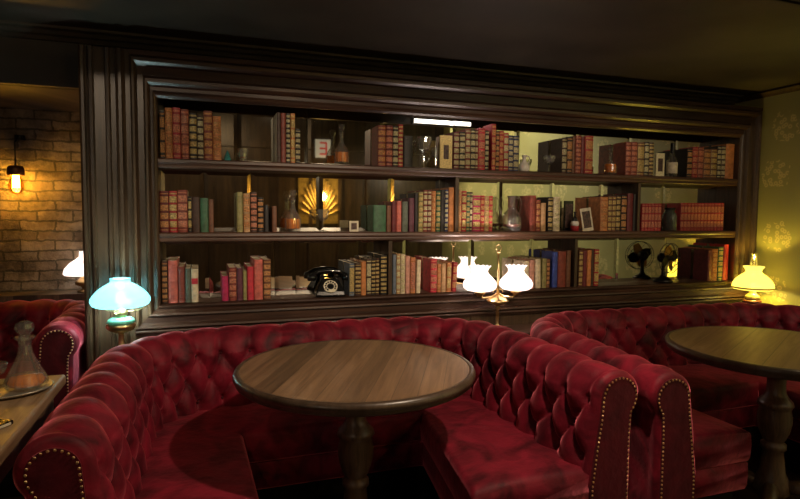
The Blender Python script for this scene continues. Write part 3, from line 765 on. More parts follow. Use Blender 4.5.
def make_book(x0, x1, zb, h, col, pan, nb, label, group, y=.035, depth=.125, lean=0.0, extra=None):
    wd = x1-x0-.0012
    if wd < .012: wd = .012
    t = thing('book', label, 'book', ((x0+x1)/2, y, zb), 0, group)
    if lean: t.rotation_euler = (0, lean, 0)
    w2 = wd/2; bt = min(.0028, wd*.12)
    bm = BM()
    # boards and rounded spine with raised bands
    nseg = 8
    def spine_ring(z, bulge):
        o_ = []; i_ = []
        for k in range(nseg+1):
            a = PI*k/nseg; o_.append((-w2*math.cos(a), -(min(w2*.45, .009)+bulge)*math.sin(a), z)); 
        return o_
    zs_ = [0]; bl = [0]
    bands = []
    if nb:
        for k in range(nb):
            zc = h*(.10+.80*k/max(1, nb-1)) if nb > 1 else h*.8
            bands.append(zc); zs_ += [zc-.0042, zc-.0030, zc+.0030, zc+.0042]; bl += [0, .0022, .0022, 0]
    zs_.append(h); bl.append(0)
    rings = []
    for z, b_ in zip(zs_, bl):
        ro = [bm.verts.new(p) for p in spine_ring(z, b_)]
        ri = [bm.verts.new((p[0]*(1-2*bt/wd), p[1]*.6+bt*.4+.001, p[2])) for p in spine_ring(z, 0)]
        rings.append((ro, ri))
    for (a, c), (b, d) in zip(rings, rings[1:]):
        for k in range(nseg):
            bm.faces.new((a[k], a[k+1], b[k+1], b[k])); bm.faces.new((c[k], d[k], d[k+1], c[k+1]))
    for (a, c) in (rings[0], rings[-1]):
        for k in range(nseg): bm.faces.new((a[k], c[k], c[k+1], a[k+1]))
    box(bm, -w2, -w2+bt, 0, depth, 0, h); box(bm, w2-bt, w2, 0, depth, 0, h)
    obj('cover', bm, leather(col), t)
    bm = BM(); box(bm, -w2+bt, w2-bt, .002, depth-.005, .004, h-.004); obj('pages', bm, M_PAGES, t)
    if pan:
        bm = BM(); bs = min(w2*.45, .009)+.0006
        lims = [0.004]+bands+[h-.004] if bands else [h*.15, h*.85]
        for q, (a, b) in enumerate(zip(lims, lims[1:])):
            if b-a < .012: continue
            za, zb_ = a+.0065, b-.0065
            if za >= zb_: continue
            A = []; B = []
            for k in range(7):
                an = R(28)+R(124)*k/6; A.append(bm.verts.new((-(w2+.0003)*math.cos(an), -bs*math.sin(an)-.0004, za))); B.append(bm.verts.new((-(w2+.0003)*math.cos(an), -bs*math.sin(an)-.0004, zb_)))
            for k in range(6): bm.faces.new((A[k], A[k+1], B[k+1], B[k]))
        for z in bands:
            A = []; B = []
            for s_, zz in ((A, z+.0046), (B, z+.0060)):
                for k in range(9):
                    an = PI*k/8; s_.append(bm.verts.new((-(w2+.0002)*math.cos(an), -bs*math.sin(an)-.0002, zz)))
            for k in range(8): bm.faces.new((A[k], A[k+1], B[k+1], B[k]))
        bmesh.ops.solidify(bm, geom=bm.faces[:], thickness=.0006)
        obj('spine_tooling', bm, PAN[pan][0], t)
    if extra: extra(t, wd, h)
    return t
def row(zb, py, where, group, items, y=.035):
    n = 0; seen = {}
    for it in items:
        x0, x1, top, col, pan, nb = it[:6]; lean = it[6] if len(it) > 6 else 0; ex = it[7] if len(it) > 7 else None
        base = py(0.5*(x0+x1))
        X0, _ = on_y(x0, base, y); X1, _ = on_y(x1, base, y); _, zt = on_y(.5*(x0+x1), top, y)
        look = COL[col][1]+' book'+(' with '+PAN[pan][1] if pan else '')
        label = '%s, %s from left %s' % (look, ORD[n], where)
        make_book(X0, X1, zb, zt-zb, col, pan, nb, label, group, y=y, lean=lean, extra=ex)
        n += 1
def py1(x): return 159+(x-160)*(179-159)/580.
def py2(x): return 232.5
def py3(x): return 304+(x-160)*(281-304)/580.
row(S1, py1, 'at the left end of top shelf', 'leather books at the left end of the top shelf', [
 (160, 165.5, 111, 'black', 't', 4), (165.5, 173, 108, 'orange', 't', 5), (173, 181.2, 108, 'red', 'p', 5), (181.2, 189.5, 109.5, 'redbrown', 'p', 5), (189.5, 197.5, 113, 'black', 'g', 6),
 (197.5, 204, 115.5, 'darkbrown', 'c', 6), (204, 213, 111, 'redbrown', 't', 6), (213, 221.5, 116.5, 'orange', 't', 6)])
def pale_side(t, wd, h):
    bm = BM(); box(bm, -wd/2-.0012, -wd/2, .004, .121, .003, h-.003); o = obj('side_lining', bm, plain('pale_cloth', (.52, .52, .42), .7), t); o['label'] = 'pale cream cloth side of the book'
row(S1, py1, 'beside the tumbler on top shelf', 'books left of the whisky decanter on the top shelf', [
 (277, 281, 112.5, 'darkbrown', None, 4, 0, pale_side), (281, 286, 113, 'redbrown', None, 5), (286, 290.5, 113.5, 'black', 'c', 9), (290.5, 295.3, 113.5, 'orange', 'g', 5), (295.3, 300.5, 129, 'black', 'c', 6)])
row(S1, py1, 'between decanter and goblet on top shelf', 'books right of the whisky decanter on the top shelf', [
 (377.5, 385.5, 125.5, 'redbrown', 't', 6), (385.5, 392.5, 125.5, 'maroon', 'p', 6), (392.5, 398, 126, 'black', 'c', 6), (398, 402.8, 124.5, 'red', 'g', 9), (403, 412.5, 136, 'black', None, 2)])
row(S1, py1, 'of long middle row on top shelf', 'long row of banded books in the middle of the top shelf', [
 (453, 458.7, 132, 'maroon', 'c', 6), (458.7, 464.8, 132, 'black', 'c', 6), (464.8, 470, 129, 'redbrown', 'c', 6), (470, 475, 129.3, 'black', 'c', 6), (475, 477.6, 129.5, 'maroon', 'c', 6),
 (477.6, 484.5, 128.5, 'brightred', 'p', 5), (484.5, 488.3, 130.5, 'black', 'c', 7), (491, 495.3, 124, 'red', 't', 6), (495.3, 498.8, 131, 'darkbrown', 't', 7), (498.8, 503, 131, 'red', 't', 6), (503, 508, 133, 'red', 'c', 5),
 (508, 512.6, 135.5, 'navy', 'c', 6), (512.6, 518.2, 136, 'navy', 'c', 5)])
row(S1, py1, 'behind the coupe glass on top shelf', 'books right of the coupe glass on the top shelf', [
 (561, 566, 138, 'darkbrown', 'c', 5), (566, 571.5, 137, 'black', 't', 4), (571.5, 574.5, 136.5, 'brown', None, 4), (574.5, 580.3, 135.5, 'redbrown', 'p', 8), (580.3, 584, 136.5, 'maroon', None, 3), (584, 592.3, 136, 'red', 't', 4)])
row(S1, py1, 'between red decanter and bottle, top shelf', 'books between the red decanter and the bottle on the top shelf', [
 (624.7, 630.2, 142, 'redbrown', 'p', 6), (630.2, 636.3, 142, 'redbrown', 'p', 6), (636.3, 643.3, 142.5, 'brown', 'g', 3), (643.3, 648, 142, 'black', 'c', 5), (648, 652.6, 142.5, 'darkbrown', 'g', 8)])
row(S1, py1, 'at the right end of top shelf', 'leather books at the right end of the top shelf', [
 (686, 691.3, 148.5, 'black', 't', 5), (691.3, 696.7, 147, 'red', 'p', 5), (696.7, 702.5, 147, 'redbrown', 'p', 5), (702.5, 709.5, 149, 'brown', 't', 5), (709.5, 716, 149, 'brown', 'g', 5), (716, 720, 146, 'black', 'c', 6), (720, 724.3, 146, 'darkbrown', 'c', 6),
 (724.3, 733, 144, 'orange', None, 3)])
row(S2, py2, 'at the left end of middle shelf', 'books at the left end of the middle shelf', [
 (160, 169.4, 191, 'maroon', 't', 5), (169.4, 177.8, 191, 'red', 'g', 5), (177.8, 188, 190, 'redbrown', 'p', 5), (188.3, 192, 196.5, 'black', 'g', 4), (192, 200.4, 197, 'darkbrown', None, 0), (200.4, 208.8, 198, 'green', None, 0), (208.8, 214, 199.5, 'brown', None, 0)])
row(S2, py2, 'left of cut decanter, middle shelf', 'books left of the cut decanter on the middle shelf', [
 (237, 243, 192, 'olive', None, 2), (243.4, 250.2, 193.5, 'tan', 't', 5), (250.5, 257.3, 192, 'darkbrown', 'p', 6), (257.5, 263.8, 197.5, 'black', 't', 6), (264, 269, 205, 'black', None, 0), (272, 277, 206, 'brown', None, 0)])
row(S2, py2, 'left of first upright, middle shelf', 'books left of the first upright on the middle shelf', [
 (373, 386, 205, 'green', None, 0), (386.3, 391, 205.5, 'brown', None, 0), (391.5, 396.3, 201.5, 'maroon', None, 3), (396.3, 401.2, 201, 'salmon', None, 3), (401.6, 407.8, 201.5, 'greygreen', None, 0), (408.5, 414, 198, 'purple', None, 0), (414.3, 418, 193, 'black', None, 0),
 (418, 422.8, 192, 'olive', 'g', 7), (422.8, 427, 190, 'redbrown', 'c', 7), (427, 431, 190, 'maroon', 'c', 7), (431, 435.3, 191, 'orange', 't', 6), (435.6, 440, 191, 'green', 'g', 7), (440.2, 444.4, 190, 'black', None, 0), (444.4, 447.8, 189.5, 'navy', 'c', 8),
 (448, 453.6, 187.5, 'orange', None, 2)])
row(S2, py2, 'of row beside glass jug, middle shelf', 'books left of the glass jug on the middle shelf', [
 (458.2, 461, 190, 'tan', 't', 7), (461, 466, 191, 'red', 'g', 5), (466, 469.3, 192, 'green', 'g', 7), (469.3, 472, 192, 'darkbrown', 'c', 6), (472, 480, 195.5, 'magenta', 'g', 5), (480, 484, 195.5, 'red', 't', 6), (484, 488.6, 196.5, 'tan', 'g', 6), (488.6, 492.2, 196, 'brightred', 't', 6)])
row(S2, py2, 'right of the glass jug, middle shelf', 'books right of the glass jug on the middle shelf', [
 (529, 535.3, 195.5, 'redbrown', None, 5), (535.3, 540, 200, 'redbrown', 't', 5), (540.3, 545.3, 203, 'tan', None, 0), (547, 552.2, 197, 'black', 'g', 6), (552.6, 559.4, 197, 'cream', 'c', 6)])
row(S2, py2, 'right of the propped card, middle shelf', 'books behind the propped card on the middle shelf', [
 (599.5, 607, 197, 'orange', 't', 5), (607, 611, 196, 'brown', 'g', 6), (611, 615, 196, 'brown', 'g', 6), (615, 619.5, 195.5, 'darkbrown', 'g', 6), (620, 625.5, 195, 'black', 't', 5), (626, 632, 193.5, 'maroon', None, 4), (632.3, 635.3, 194, 'black', None, 3)])
row(S2, py2, 'in red set left of jar', 'matching red volumes left of the jar', [(640.8+3.25*k, 640.8+3.25*(k+1), 203.5, 'red', 'p', 4) for k in range(6)])
row(S2, py2, 'in red set right of jar', 'matching red volumes right of the jar', [(679.5+3.32*k, 679.5+3.32*(k+1), 203, 'red', 'p', 4) for k in range(13)])
def redlab(t, wd, h):
    bm = BM(); box(bm, -wd*.45, wd*.45, -.0105, -.004, h*.55, h*.72); obj('spine_label', bm, leather('brightred'), t)
row(Z0, py3, 'at the left end of bottom shelf', 'books at the left end of the bottom shelf', [
 (162, 168, 261, 'darkbrown', 't', 7), (168.4, 178.2, 260.5, 'salmon', None, 3), (178.6, 185.2, 266.5, 'redbrown', None, 5), (185.5, 191.2, 268.5, 'greygreen', None, 2), (191.5, 198.6, 269, 'cream', None, 0, 0, redlab)])
row(Z0, py3, 'left of the telephone, bottom shelf', 'books left of the telephone on the bottom shelf', [
 (222, 228.7, 276, 'magenta', None, 0), (229, 236.8, 267.5, 'redbrown', 'p', 5), (237, 243, 268, 'purple', None, 3), (243.2, 247, 270.5, 'olive', None, 2), (247.4, 254, 266.5, 'brightred', None, 0), (254.2, 263, 259.5, 'salmon', None, 4), (263.3, 271, 259.5, 'brown', 't', 6)])
row(Z0, py3, 'right of the telephone, bottom shelf', 'books right of the telephone on the bottom shelf', [
 (349, 354.4, 263.5, 'slate', 'g', 2), (354.8, 361, 263, 'darkbrown', 'g', 7), (361, 366, 261.5, 'orange', None, 0), (366.2, 371, 259, 'darkbrown', 'c', 3), (371, 375.2, 259, 'black', 'g', 8), (375.2, 379.2, 258.5, 'darkbrown', 'g', 8), (380, 386.8, 255, 'black', 'g', 8)])
row(Z0, py3, 'between bottom uprights, left of lamp', 'books left of the twin lamp on the bottom shelf', [
 (392.5, 396, 254.5, 'slate', None, 0), (396.2, 400, 254, 'tan', 'c', 6), (400.2, 405, 254.5, 'cream', 'c', 6), (405.3, 409.6, 256, 'pink', None, 0), (410, 415.3, 257.5, 'orange', 'p', 2), (416, 420.2, 260, 'cream', None, 0, .02), 
 (430, 436.6, 259, 'brightred', 'p', 5), (437, 440.6, 264, 'orange', 't', 5), (441, 445.6, 263.5, 'tan', None, 3), (446, 450.8, 262.5, 'orange', 'g', 3, .015), (451.5, 456, 262.5, 'red', 't', 4, .05)])
row(Z0, py3, 'right of the twin lamp, bottom shelf', 'books right of the twin lamp on the bottom shelf', [
 (523, 528.5, 261, 'cream', None, 2), (528.7, 534, 260, 'pink', None, 3), (535, 540.5, 259, 'cream', None, 0, -.03), (541.5, 546, 258.5, 'olive', None, 3), (546, 549.3, 259, 'brown', 't', 6), (551.5, 556.8, 252, 'blue', None, 3), (557, 565.2, 251.5, 'redbrown', None, 5), (565.4, 570, 250.5, 'brown', None, 3)])
row(Z0, py3, 'beside second upright, bottom shelf', 'books left of the fan on the bottom shelf', [
 (577.8, 582, 250.5, 'brown', 'g', 6), (582, 586.2, 250.5, 'maroon', None, 4), (586.2, 590.4, 250, 'orange', None, 3), (590.4, 593.2, 250, 'darkbrown', None, 3), (593.2, 598, 249.5, 'red', 'g', 4)])
row(Z0, py3, 'at the right end of bottom shelf', 'books at the right end of the bottom shelf', [
 (706.5, 711.2, 250, 'maroon', None, 4), (711.2, 716.2, 249, 'orange', 't', 6), (716.8, 721.8, 247, 'green', 'g', 6), (722, 727.2, 244.5, 'red', None, 0)])

# ---------------------------------------------------------------- glassware and ornaments
def place(px, py, y, zb):
    x, _ = on_y(px, py, y); return (x, y, zb)
def decanter(label, loc, h, r, liq, cut=10, group='decanters on the shelves', stopper=True, sides=10):
    t = thing('decanter', label, 'decanter', loc, .2, group)
    bm = BM()
    b = h*.5
    lathe(bm, [(0, 0), (r*.82, 0), (r*.95, b*.10), (r, b*.35), (r*.98, b*.6), (r*.7, b*.85), (r*.32, b*1.05), (r*.24, b*1.3), (r*.3, b*1.5), (r*.42, b*1.55), (r*.34, b*1.58),
               (r*.20, b*1.5), (r*.18, b*1.25), (r*.26, b*1.08), (r*.62, b*.83), (r*.90, b*.6), (r*.92, b*.35), (r*.87, b*.14), (0, b*.10)], sides*2, flute=.06, fn=sides)
    obj('glass_body', bm, M_GLASS, t)
    bm = BM(); k = liq
    lathe(bm, [(0, b*.13), (r*.85, b*.16), (r*.90, b*.35), (r*.88, b*k), (0, b*k)], 20); obj('whisky', bm, M_WHISKY, t)
    if stopper:
        bm = BM(); lathe(bm, [(0, b*1.40), (r*.16, b*1.42), (r*.2, b*1.58), (r*.22, b*1.62), (r*.42, b*1.72), (r*.48, b*1.85), (r*.36, b*1.96), (0, b*2.0)], 8); obj('stopper', bm, M_GLASS, t)
    return t
decanter('glass whisky decanter with round stopper on the top shelf', place(341.5, 164, .055, S1), .235, .042, .62)
decanter('squat cut crystal whisky decanter on the middle shelf', place(293, 231, .055, S2), .235, .046, .62, sides=8)
decanter('small glass decanter of dark red spirit on top shelf', place(610, 173, .055, S1), .19, .042, .75, sides=7)
def goblet(label, loc, h, r, name='goblet', liquid=None, group='stemmed glasses on the shelves'):
    t = thing(name, label, 'glass', loc, 0, group)
    bm = BM(); lathe(bm, [(0, 0), (r*.75, 0), (r*.7, .004), (r*.15, .010), (.0045, h*.2), (.0045, h*.42), (r*.35, h*.48), (r*.8, h*.62), (r, h*.85), (r*1.02, h), (r*.97, h), (r*.94, h*.85), (r*.72, h*.64), (r*.2, h*.51), (0, h*.5)], 20, flute=.03, fn=10)
    obj('bowl', bm, M_GLASS, t, smooth=False)
    bm = BM(); lathe(bm, [(r*1.0, h-.001), (r*1.03, h), (r*1.0, h+.0015), (r*.96, h)], 20, closed=True); obj('rim', bm, M_GLASS, t)
    return t
goblet('tall cut glass goblet glinting white on the top shelf', place(424, 166, .055, S1), .185, .042)
goblet('smaller stemmed glass behind the tall goblet on top shelf', place(436.5, 166, 0.10, S1), .13, .034)
goblet('clear coupe glass standing before the dark books, top shelf', place(548.5, 171, .035, S1), .105, .040, 'coupe_glass')
goblet('cut stemmed glass under the reflected bulb, middle shelf', place(323, 231, .055, S2), .125, .034)
def tumbler(label, loc, h, r, cat='glass', name='tumbler'):
    t = thing(name, label, cat, loc)
    bm = BM(); lathe(bm, [(0, 0), (r*.7, 0), (r*.62, .012), (r*.8, h*.35), (r, h), (r*.94, h), (r*.74, h*.35), (r*.5, .022), (0, .02)], 16, flute=.04, fn=8); obj('glass_body', bm, M_GLASS, t)
    bm = BM(); lathe(bm, [(0, .021), (r*.50, .023), (r*.70, h*.3), (0, h*.3)], 16); obj('drink', bm, M_WHISKY, t)
    return t
tumbler('small flared cut glass tumbler alone in the top shelf gap', place(243, 161, .06, S1), .07, .028)
t = thing('glass_cone', 'little teal glass pyramid left of the tumbler on top shelf', 'ornament', place(227.5, 160, .09, S1))
bm = BM(); lathe(bm, [(0, 0), (.022, 0), (.019, .012), (.021, .014), (.013, .03), (.015, .032), (.008, .048), (0, .062)], 8); obj('glass_body', bm, plain('teal_glass', (.05, .25, .24), .1, coat=1), t)
# jugs
def jug(label, loc, h, r, mt, liq=True):
    t = thing('glass_jug', label, 'jug', loc)
    bm = BM(); lathe(bm, [(0, 0), (r*.9, 0), (r, h*.12), (r, h*.36), (r*.8, h*.5), (r*.42, h*.62), (r*.32, h*.74), (r*.36, h*.9), (r*.5, h), (r*.45, h), (r*.31, h*.9), (r*.27, h*.74), (r*.36, h*.62), (r*.74, h*.49), (r*.93, h*.36), (r*.93, h*.13), (0, h*.06)], 24, flute=.02, fn=12)
    obj('jug_body', bm, mt, t, smooth=True)
    bm = BM(); tube(bm, [(r*.4, 0, h*.93), (r*.95, 0, h*.95), (r*1.15, 0, h*.82), (r*1.05, 0, h*.62), (r*.8, 0, h*.48)], .004, 8); obj('handle', bm, mt, t, smooth=True)
    if liq:
        bm = BM(); lathe(bm, [(0, h*.08), (r*.9, h*.14), (r*.92, h*.2), (0, h*.2)], 24); obj('drink', bm, plain('port', (.25, .05, .03), .1), t)
    return t
jug('round clear glass jug with curved handle on the middle shelf', place(511.5, 231, .055, S2), .225, .062, M_GLASS)
jug('small white glass jug beside long book row on top shelf', place(524, 170, .05, S1), .105, .034, M_WHITE, False)
# liquor bottle
t = thing('bottle', 'dark-necked liquor bottle with cream label on the top shelf', 'bottle', place(671.5, 176, .045, S1))
bm = BM(); lathe(bm, [(0, 0), (.034, 0), (.036, .01), (.036, .11), (.03, .128), (.016, .145), (.013, .16), (.013, .19), (0, .19)], 24); obj('glass_body', bm, M_GLASS, t, smooth=True)
bm = BM(); lathe(bm, [(0, .165), (.0155, .165), (.0155, .235), (.013, .238), (0, .238)], 20); obj('cap', bm, M_BLACK, t)
bm = BM(); lathe(bm, [(.0365, .025), (.0370, .026), (.0370, .10), (.0365, .101)], 24); obj('bottle_label', bm, M_CARD, t, smooth=True)
# jar
t = thing('glass_jar', 'dark green glass jar standing in front of the red volumes', 'jar', place(669, 231, .05, S2))
bm = BM(); lathe(bm, [(0, 0), (.045, 0), (.05, .01), (.05, .10), (.042, .125), (.034, .132), (.034, .15), (.030, .15), (.030, .13), (.046, .10), (.046, .012), (0, .01)], 24); obj('glass_body', bm, crystal('jar_glass', (.35, .50, .42), .04), t, smooth=True)
bm = BM(); lathe(bm, [(0, .15), (.037, .15), (.037, .162), (0, .164)], 24); obj('lid', bm, M_IRON, t)
# two dark red volumes recessed behind the jar
row(S2, py2, 'behind the glass jar', 'red volumes behind the jar', [(664, 668.5, 206, 'maroon', None, 3), (668.7, 673.5, 206, 'maroon', None, 3)], y=.12) if False else None
# tiny bottle figure
t = thing('miniature_bottle', 'miniature bottle with white band and red base beside the card', 'bottle', place(574.5, 231, .05, S2))
bm = BM(); lathe(bm, [(0, 0), (.026, 0), (.028, .03), (.026, .034), (0, .034)], 16); obj('base', bm, leather('red'), t, smooth=True)
bm = BM(); lathe(bm, [(0, .034), (.026, .034), (.028, .05), (.022, .066), (0, .066)], 16); obj('band', bm, M_WHITE, t, smooth=True)
bm = BM(); lathe(bm, [(0, .066), (.02, .066), (.016, .085), (.008, .095), (.007, .12), (.012, .124), (.0, .13)], 16); obj('neck', bm, M_BLACK, t, smooth=True)
# propped card
def flat_card(name, label, cat, loc, wd, h, th, tilt, roll, rim, inner, inr=.75, group=None):
    t = thing(name, label, cat, loc); t.rotation_euler = (tilt, roll, 0)
    bm = BM(); box(bm, -wd/2, wd/2, 0, th, 0, h); obj('card' if name == 'picture_card' else 'frame', bm, rim, t, bevel=.001)
    bm = BM(); k = inr/2; box(bm, -wd*k, wd*k, -.0012, .0, h*(.5-k), h*(.5+k)); obj('picture', bm, inner, t)
    return t
flat_card('picture_card', 'cream card with dark print leaning on the middle shelf books', 'card', place(588.5, 231, .012, S2), .085, .155, .002, R(-5), R(-8), M_CARD, M_DARKPIC, .72)
flat_card('framed_picture', 'gilt upright frame with dark slot left of the long book row', 'frame', place(446, 167, .035, S1), .080, .20, .016, 0, 0, GOLD, M_DARKPIC, .42)
flat_card('framed_picture', 'small pale gilt frame between books and bottle, top shelf', 'frame', place(660, 175, .055, S1), .075, .165, .014, 0, 0, CREAMP, M_DARKPIC, .55)
flat_card('framed_picture', 'tiny card with dark print left of the green book', 'frame', place(354, 231, .05, S2), .055, .062, .006, 0, 0, M_CARD, M_DARKPIC, .6)
flat_card('framed_picture', 'small black framed picture behind the miniature bottle', 'frame', place(568.5, 231, .10, S2), .07, .20, .012, 0, 0, M_BLACK, M_DARKPIC, .8)
# rotary telephone
t = thing('rotary_telephone', 'black rotary dial telephone on the bottom shelf', 'telephone', place(329.5, 298, .085, Z0), R(-6))
bm = BM()
base = [(-.085, -.075), (.085, -.075), (.085, .07), (-.085, .07)]; top = [(-.048, -.02), (.048, -.02), (.048, .05), (-.048, .05)]
V = []
for z, k in ((0, 0), (.012, 0), (.03, .12), (.06, .5), (.085, .85), (.10, 1)):
    V.append([bm.verts.new((a[0]+(b[0]-a[0])*k, a[1]+(b[1]-a[1])*k, z)) for a, b in zip(base, top)])
for a, b in zip(V, V[1:]):
    for i in range(4): bm.faces.new((a[i], a[(i+1) % 4], b[(i+1) % 4], b[i]))
bm.faces.new(V[0]); bm.faces.new(V[-1]); obj('body', bm, M_BLACK, t, bevel=.008)
bm = BM()
for s in (-1, 1): box(bm, s*.04-.012, s*.04+.012, -.01, .045, .095, .118)
obj('cradle', bm, M_BLACK, t, bevel=.004)
bm = BM(); tube(bm, [(-.10, .017, .112), (-.06, .017, .135), (0, .017, .142), (.06, .017, .135), (.10, .017, .112)], [.014, .013, .012, .013, .014], 12)
for s in (-1, 1): lathe(bm, [(0, -.03), (.026, -.03), (.028, -.01), (.02, .008), (0, .01)], 16, mtx=Matrix.Translation((s*.10, .017, .115)))
obj('handset', bm, M_BLACK, t, smooth=True)
dm = Matrix.Translation((0, -.055, .057)) @ Matrix.Rotation(R(52), 4, 'X')
bm = BM(); lathe(bm, [(0, 0), (.040, 0), (.040, .004), (0, .004)], 32, mtx=dm); d = obj('dial', bm, M_CARD, t)
bm = BM(); lathe(bm, [(.016, .0045), (.018, .007), (.020, .0045)], 24, mtx=dm)
for k in range(10):
    a = R(-30+k*29); lathe(bm, [(0, .0041), (.0055, .0041), (.0055, .0062), (0, .0062)], 10, mtx=dm @ Matrix.Translation((.029*math.cos(a), .029*math.sin(a), 0)))
lathe(bm, [(0, .004), (.016, .004), (.014, .007), (0, .008)], 24, mtx=dm); obj('finger_holes', bm, M_BLACK, d)
# desk fan
t = thing('desk_fan', 'antique black wire-caged desk fan on the bottom shelf', 'fan', place(664, 285, .06, Z0), R(14))
fc = Vector((0, -.02, .175)); FR = .105
bm = BM()
for rr, yo in ((FR, -.0), (FR, -.03), (FR*.55, -.045), (FR*.2, -.052)):
    tube(bm, [(rr*math.cos(a), fc.y+yo, fc.z+rr*math.sin(a)) for a in [2*PI*k/32 for k in range(32)]], .0022, 6, closed=True)
for k in range(12):
    a = 2*PI*k/12; c_, s_ = math.cos(a), math.sin(a)
    tube(bm, [(FR*c_, fc.y, fc.z+FR*s_), (FR*c_, fc.y-.03, fc.z+FR*s_), (FR*.55*c_, fc.y-.045, fc.z+FR*.55*s_), (FR*.2*c_, fc.y-.052, fc.z+FR*.2*s_)], .0013, 5)
obj('cage', bm, M_IRON, t, smooth=True)
for k in range(4):
    a = R(20+90*k); bm = BM()
    A = []; B = []
    for q in range(7):
        f = q/6; rr = .014+f*.078; hw = .010+.028*math.sin(PI*min(1, .25+f*.62))
        A.append((rr, -hw, -.008+.003*f)); B.append((rr, hw, .010-.003*f))
    va = [bm.verts.new((x*math.cos(a)-y*math.sin(a), fc.y-.015+z, fc.z+x*math.sin(a)+y*math.cos(a))) for x, y, z in A]
    vb = [bm.verts.new((x*math.cos(a)-y*math.sin(a), fc.y-.015+z, fc.z+x*math.sin(a)+y*math.cos(a))) for x, y, z in B]
    for q in range(6): bm.faces.new((va[q], va[q+1], vb[q+1], vb[q]))
    bmesh.ops.solidify(bm, geom=bm.faces[:], thickness=.0012); obj('blade', bm, M_OLDBRASS if k % 2 else M_IRON, t)
bm = BM(); lathe(bm, [(0, -.055), (.012, -.05), (.018, -.01), (.03, 0), (.036, .02), (.036, .05), (.028, .065), (0, .068)], 24, mtx=Matrix.Translation((0, fc.y, fc.z)) @ Matrix.Rotation(R(-90), 4, 'X')); obj('motor', bm, M_IRON, t, smooth=True)
bm = BM(); lathe(bm, [(0, 0), (.065, 0), (.068, .010), (.055, .024), (.03, .034), (.016, .05), (.012, .09), (.014, .14), (0, .145)], 28, 0, .01); obj('stand', bm, M_IRON, t, smooth=True)
bm = BM(); lathe(bm, [(0, 0), (.012, 0), (.012, .012), (0, .014)], 12, .03, -.04)
bmesh.ops.translate(bm, verts=bm.verts, vec=(0, 0, .018)); obj('switch_knob', bm, M_BRASS, t)
# large dark tooled album by the right books and a tall pale book
# tray with decanter and coupes on the left table
TZ = .7575
t = thing('serving_tray', 'oval silver tray under the decanter on the left table', 'tray', (-.392, -1.12, TZ))
bm = BM(); lathe(bm, [(0, 0), (.13, 0), (.165, .010), (.168, .014), (.163, .014), (.128, .005), (0, .005)], 48); bmesh.ops.scale(bm, verts=bm.verts, vec=(.88, .66, 1)); obj('tray_body', bm, plain('tarnished_silver', (.42, .40, .34), .42, .8), t, smooth=True)
t = thing('decanter', 'cut glass ship decanter of whisky standing on the tray', 'decanter', (-.322, -1.105, TZ+.006), .3)
bm = BM(); lathe(bm, [(0, 0), (.050, 0), (.058, .008), (.058, .022), (.048, .045), (.034, .075), (.021, .105), (.016, .135), (.018, .15), (.028, .156), (.028, .162), (.016, .16), (.012, .135), (.017, .105), (.030, .075), (.044, .045), (.052, .022), (.050, .011), (0, .008)], 24, flute=.04, fn=12); obj('glass_body', bm, M_GLASS, t)
bm = BM(); lathe(bm, [(0, .010), (.049, .012), (.051, .022), (.044, .040), (0, .040)], 24); obj('whisky', bm, M_WHISKY, t, smooth=True)
bm = BM(); lathe(bm, [(0, .148), (.011, .15), (.012, .166), (.022, .176), (.027, .188), (.024, .203), (.012, .210), (0, .211)], 8); obj('stopper', bm, M_GLASS, t)
for i, (x, y, lb) in enumerate(((-.415, -1.08, 'shallow champagne coupe left of the ship decanter on tray'), (-.455, -1.16, 'champagne coupe at the photo edge on the tray'))):
    goblet(lb, (x, y, TZ+.006), .075, .036, 'coupe_glass', group='coupes on the tray')
t = thing('phone_case', 'black leather wallet lying on the left table', 'wallet', (-.335, -1.475, TZ), R(58))
bm = BM(); box(bm, -.07, .07, -.035, .035, 0, .012); obj('wallet_body', bm, M_BLACK, t, bevel=.003)
bm = BM(); box(bm, -.065, .06, -.037, -.035, .003, .009); obj('page_edge', bm, M_CARD, t)

# ---------------------------------------------------------------- things behind the camera, seen in the mirrors, and an added fill pendant
_x0, _z0 = on_y(414, 121, 2*YM-.032); _x1, _z1 = on_y(470, 124, 2*YM-.032)
t = thing('light_bar', 'slim white light bar behind the top moulding, reflected in mirror', 'light', ((_x0+_x1)/2, .032, ZT+.022))
bm = BM(); box(bm, -(_x1-_x0)/2, (_x1-_x0)/2, .0, .008, -.012, .012); obj('diffuser', bm, emit('lit_diffuser', (1, .95, .90), 6), t)
bm = BM(); box(bm, -(_x1-_x0)/2-.01, (_x1-_x0)/2+.01, -.012, .0, -.016, .016); obj('housing', bm, M_IRON, t)
M_PEND = opal('pendant_glass', (.9, .88, .85), (1, .93, .85), 5, .4)
for (x, y, z, lb) in ((3.5, -4.4, 2.12, 'white glass pendant lamp reflected behind the tall goblet'), (-1.7, -4.0, 2.0, 'added white glass fill pendant, unseen, over far left of the room')):  # second pendant is added as fill light, out of view of the mirrors
    t = thing('pendant_lamp', lb, 'lamp', (x, y, z))
    bm = BM(); lathe(bm, shade_prof([(.17, 0), (.18, .02), (.15, .09), (.06, .15), (.05, .2)]), 32); obj('lamp_shade', bm, M_PEND, t, smooth=True)
    bm = BM(); tube(bm, [(0, 0, .2), (0, 0, 3.0-z)], .005); obj('cord', bm, M_IRON, t)
    l = light('POINT', 'pendant_fill_light', (0, 0, -.03), 12, (1, .82, .6), None, .05); l.parent = t
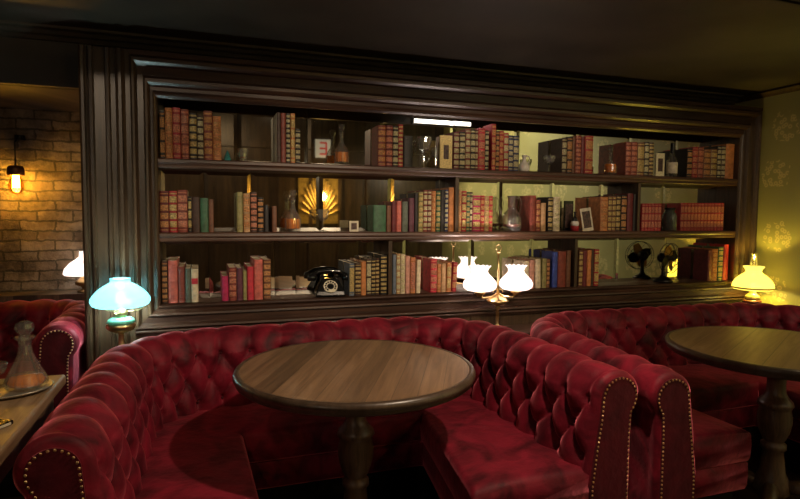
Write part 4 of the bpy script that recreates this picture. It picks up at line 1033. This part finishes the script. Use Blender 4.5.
t = thing('wall_sconce', 'bare bulb sconce on gilded panel reflected in mirror', 'lamp', (2.0, -5.36, 1.56))
bm = BM(); lathe(bm, [(0, -.06), (.02, -.04), (.04, 0), (.035, .05), (0, .08)], 16); obj('light_bulb', bm, emit('sconce_bulb', (1, .65, .2), 40), t, smooth=True)
bm = BM(); box(bm, -.36, .30, -.135, -.115, -.42, .36)
for k in range(15):
    a = R(12+k*11.1); tube(bm, [(-.02, -.113, -.34), (-.03+.30*math.cos(a), -.108, -.34+.64*math.sin(a))], [.006, .026], 6)
obj('gilt_panel', bm, plain('gilt_plate', (.5, .34, .09), .45, .5), t)
bm = BM(); tube(bm, [(0, -.1, -.12), (0, -.03, -.12), (0, 0, -.06)], .008); obj('bracket', bm, M_BRASS, t)
l = light('POINT', 'sconce_light', (0, .05, 0), 12, (1, .62, .2), None, .04); l.parent = t
M_SW = emit('sign_white', (.75, .72, .6), .3); M_SR = emit('sign_red', (.7, .05, .03), .25)
t = thing('letter_sign', 'white sign with red capital letter reflected beside the decanter', 'sign', (2.02, -5.44, 2.32))
bm = BM(); box(bm, -.12, .12, -.02, .02, -.14, .14); obj('panel', bm, M_SW, t)
bm = BM(); box(bm, .035, .06, .02, .03, -.10, .10)
for z in (-.087, 0, .087): box(bm, -.055, .04, .02, .03, z-.013, z+.013)
obj('letter', bm, M_SR, t)
t = thing('letter_sign', 'white strip sign with red capitals reflected at top of mirror', 'sign', (1.69, -4.5, 2.70))
bm = BM(); box(bm, -.2, .2, -.02, .0, -.05, .09); obj('panel', bm, M_SW, t)
bm = BM(); tube(bm, [(-.15, -.01, .08), (-.15, -.01, .3)], .004); tube(bm, [(.15, -.01, .08), (.15, -.01, .3)], .004); obj('hanger', bm, M_IRON, t)
for x in (-.01, -.07):
    bm = BM(); box(bm, x-.011, x+.011, .0, .008, -.03, .075); obj('letter', bm, M_SR, t)
bm = BM()
for sgn in (-1, 1): tube(bm, [(.06+sgn*.03, .004, -.03), (.06, .004, .075)], .009, 6)
box(bm, .04, .08, .0, .008, -.005, .008); obj('letter', bm, M_SR, t)
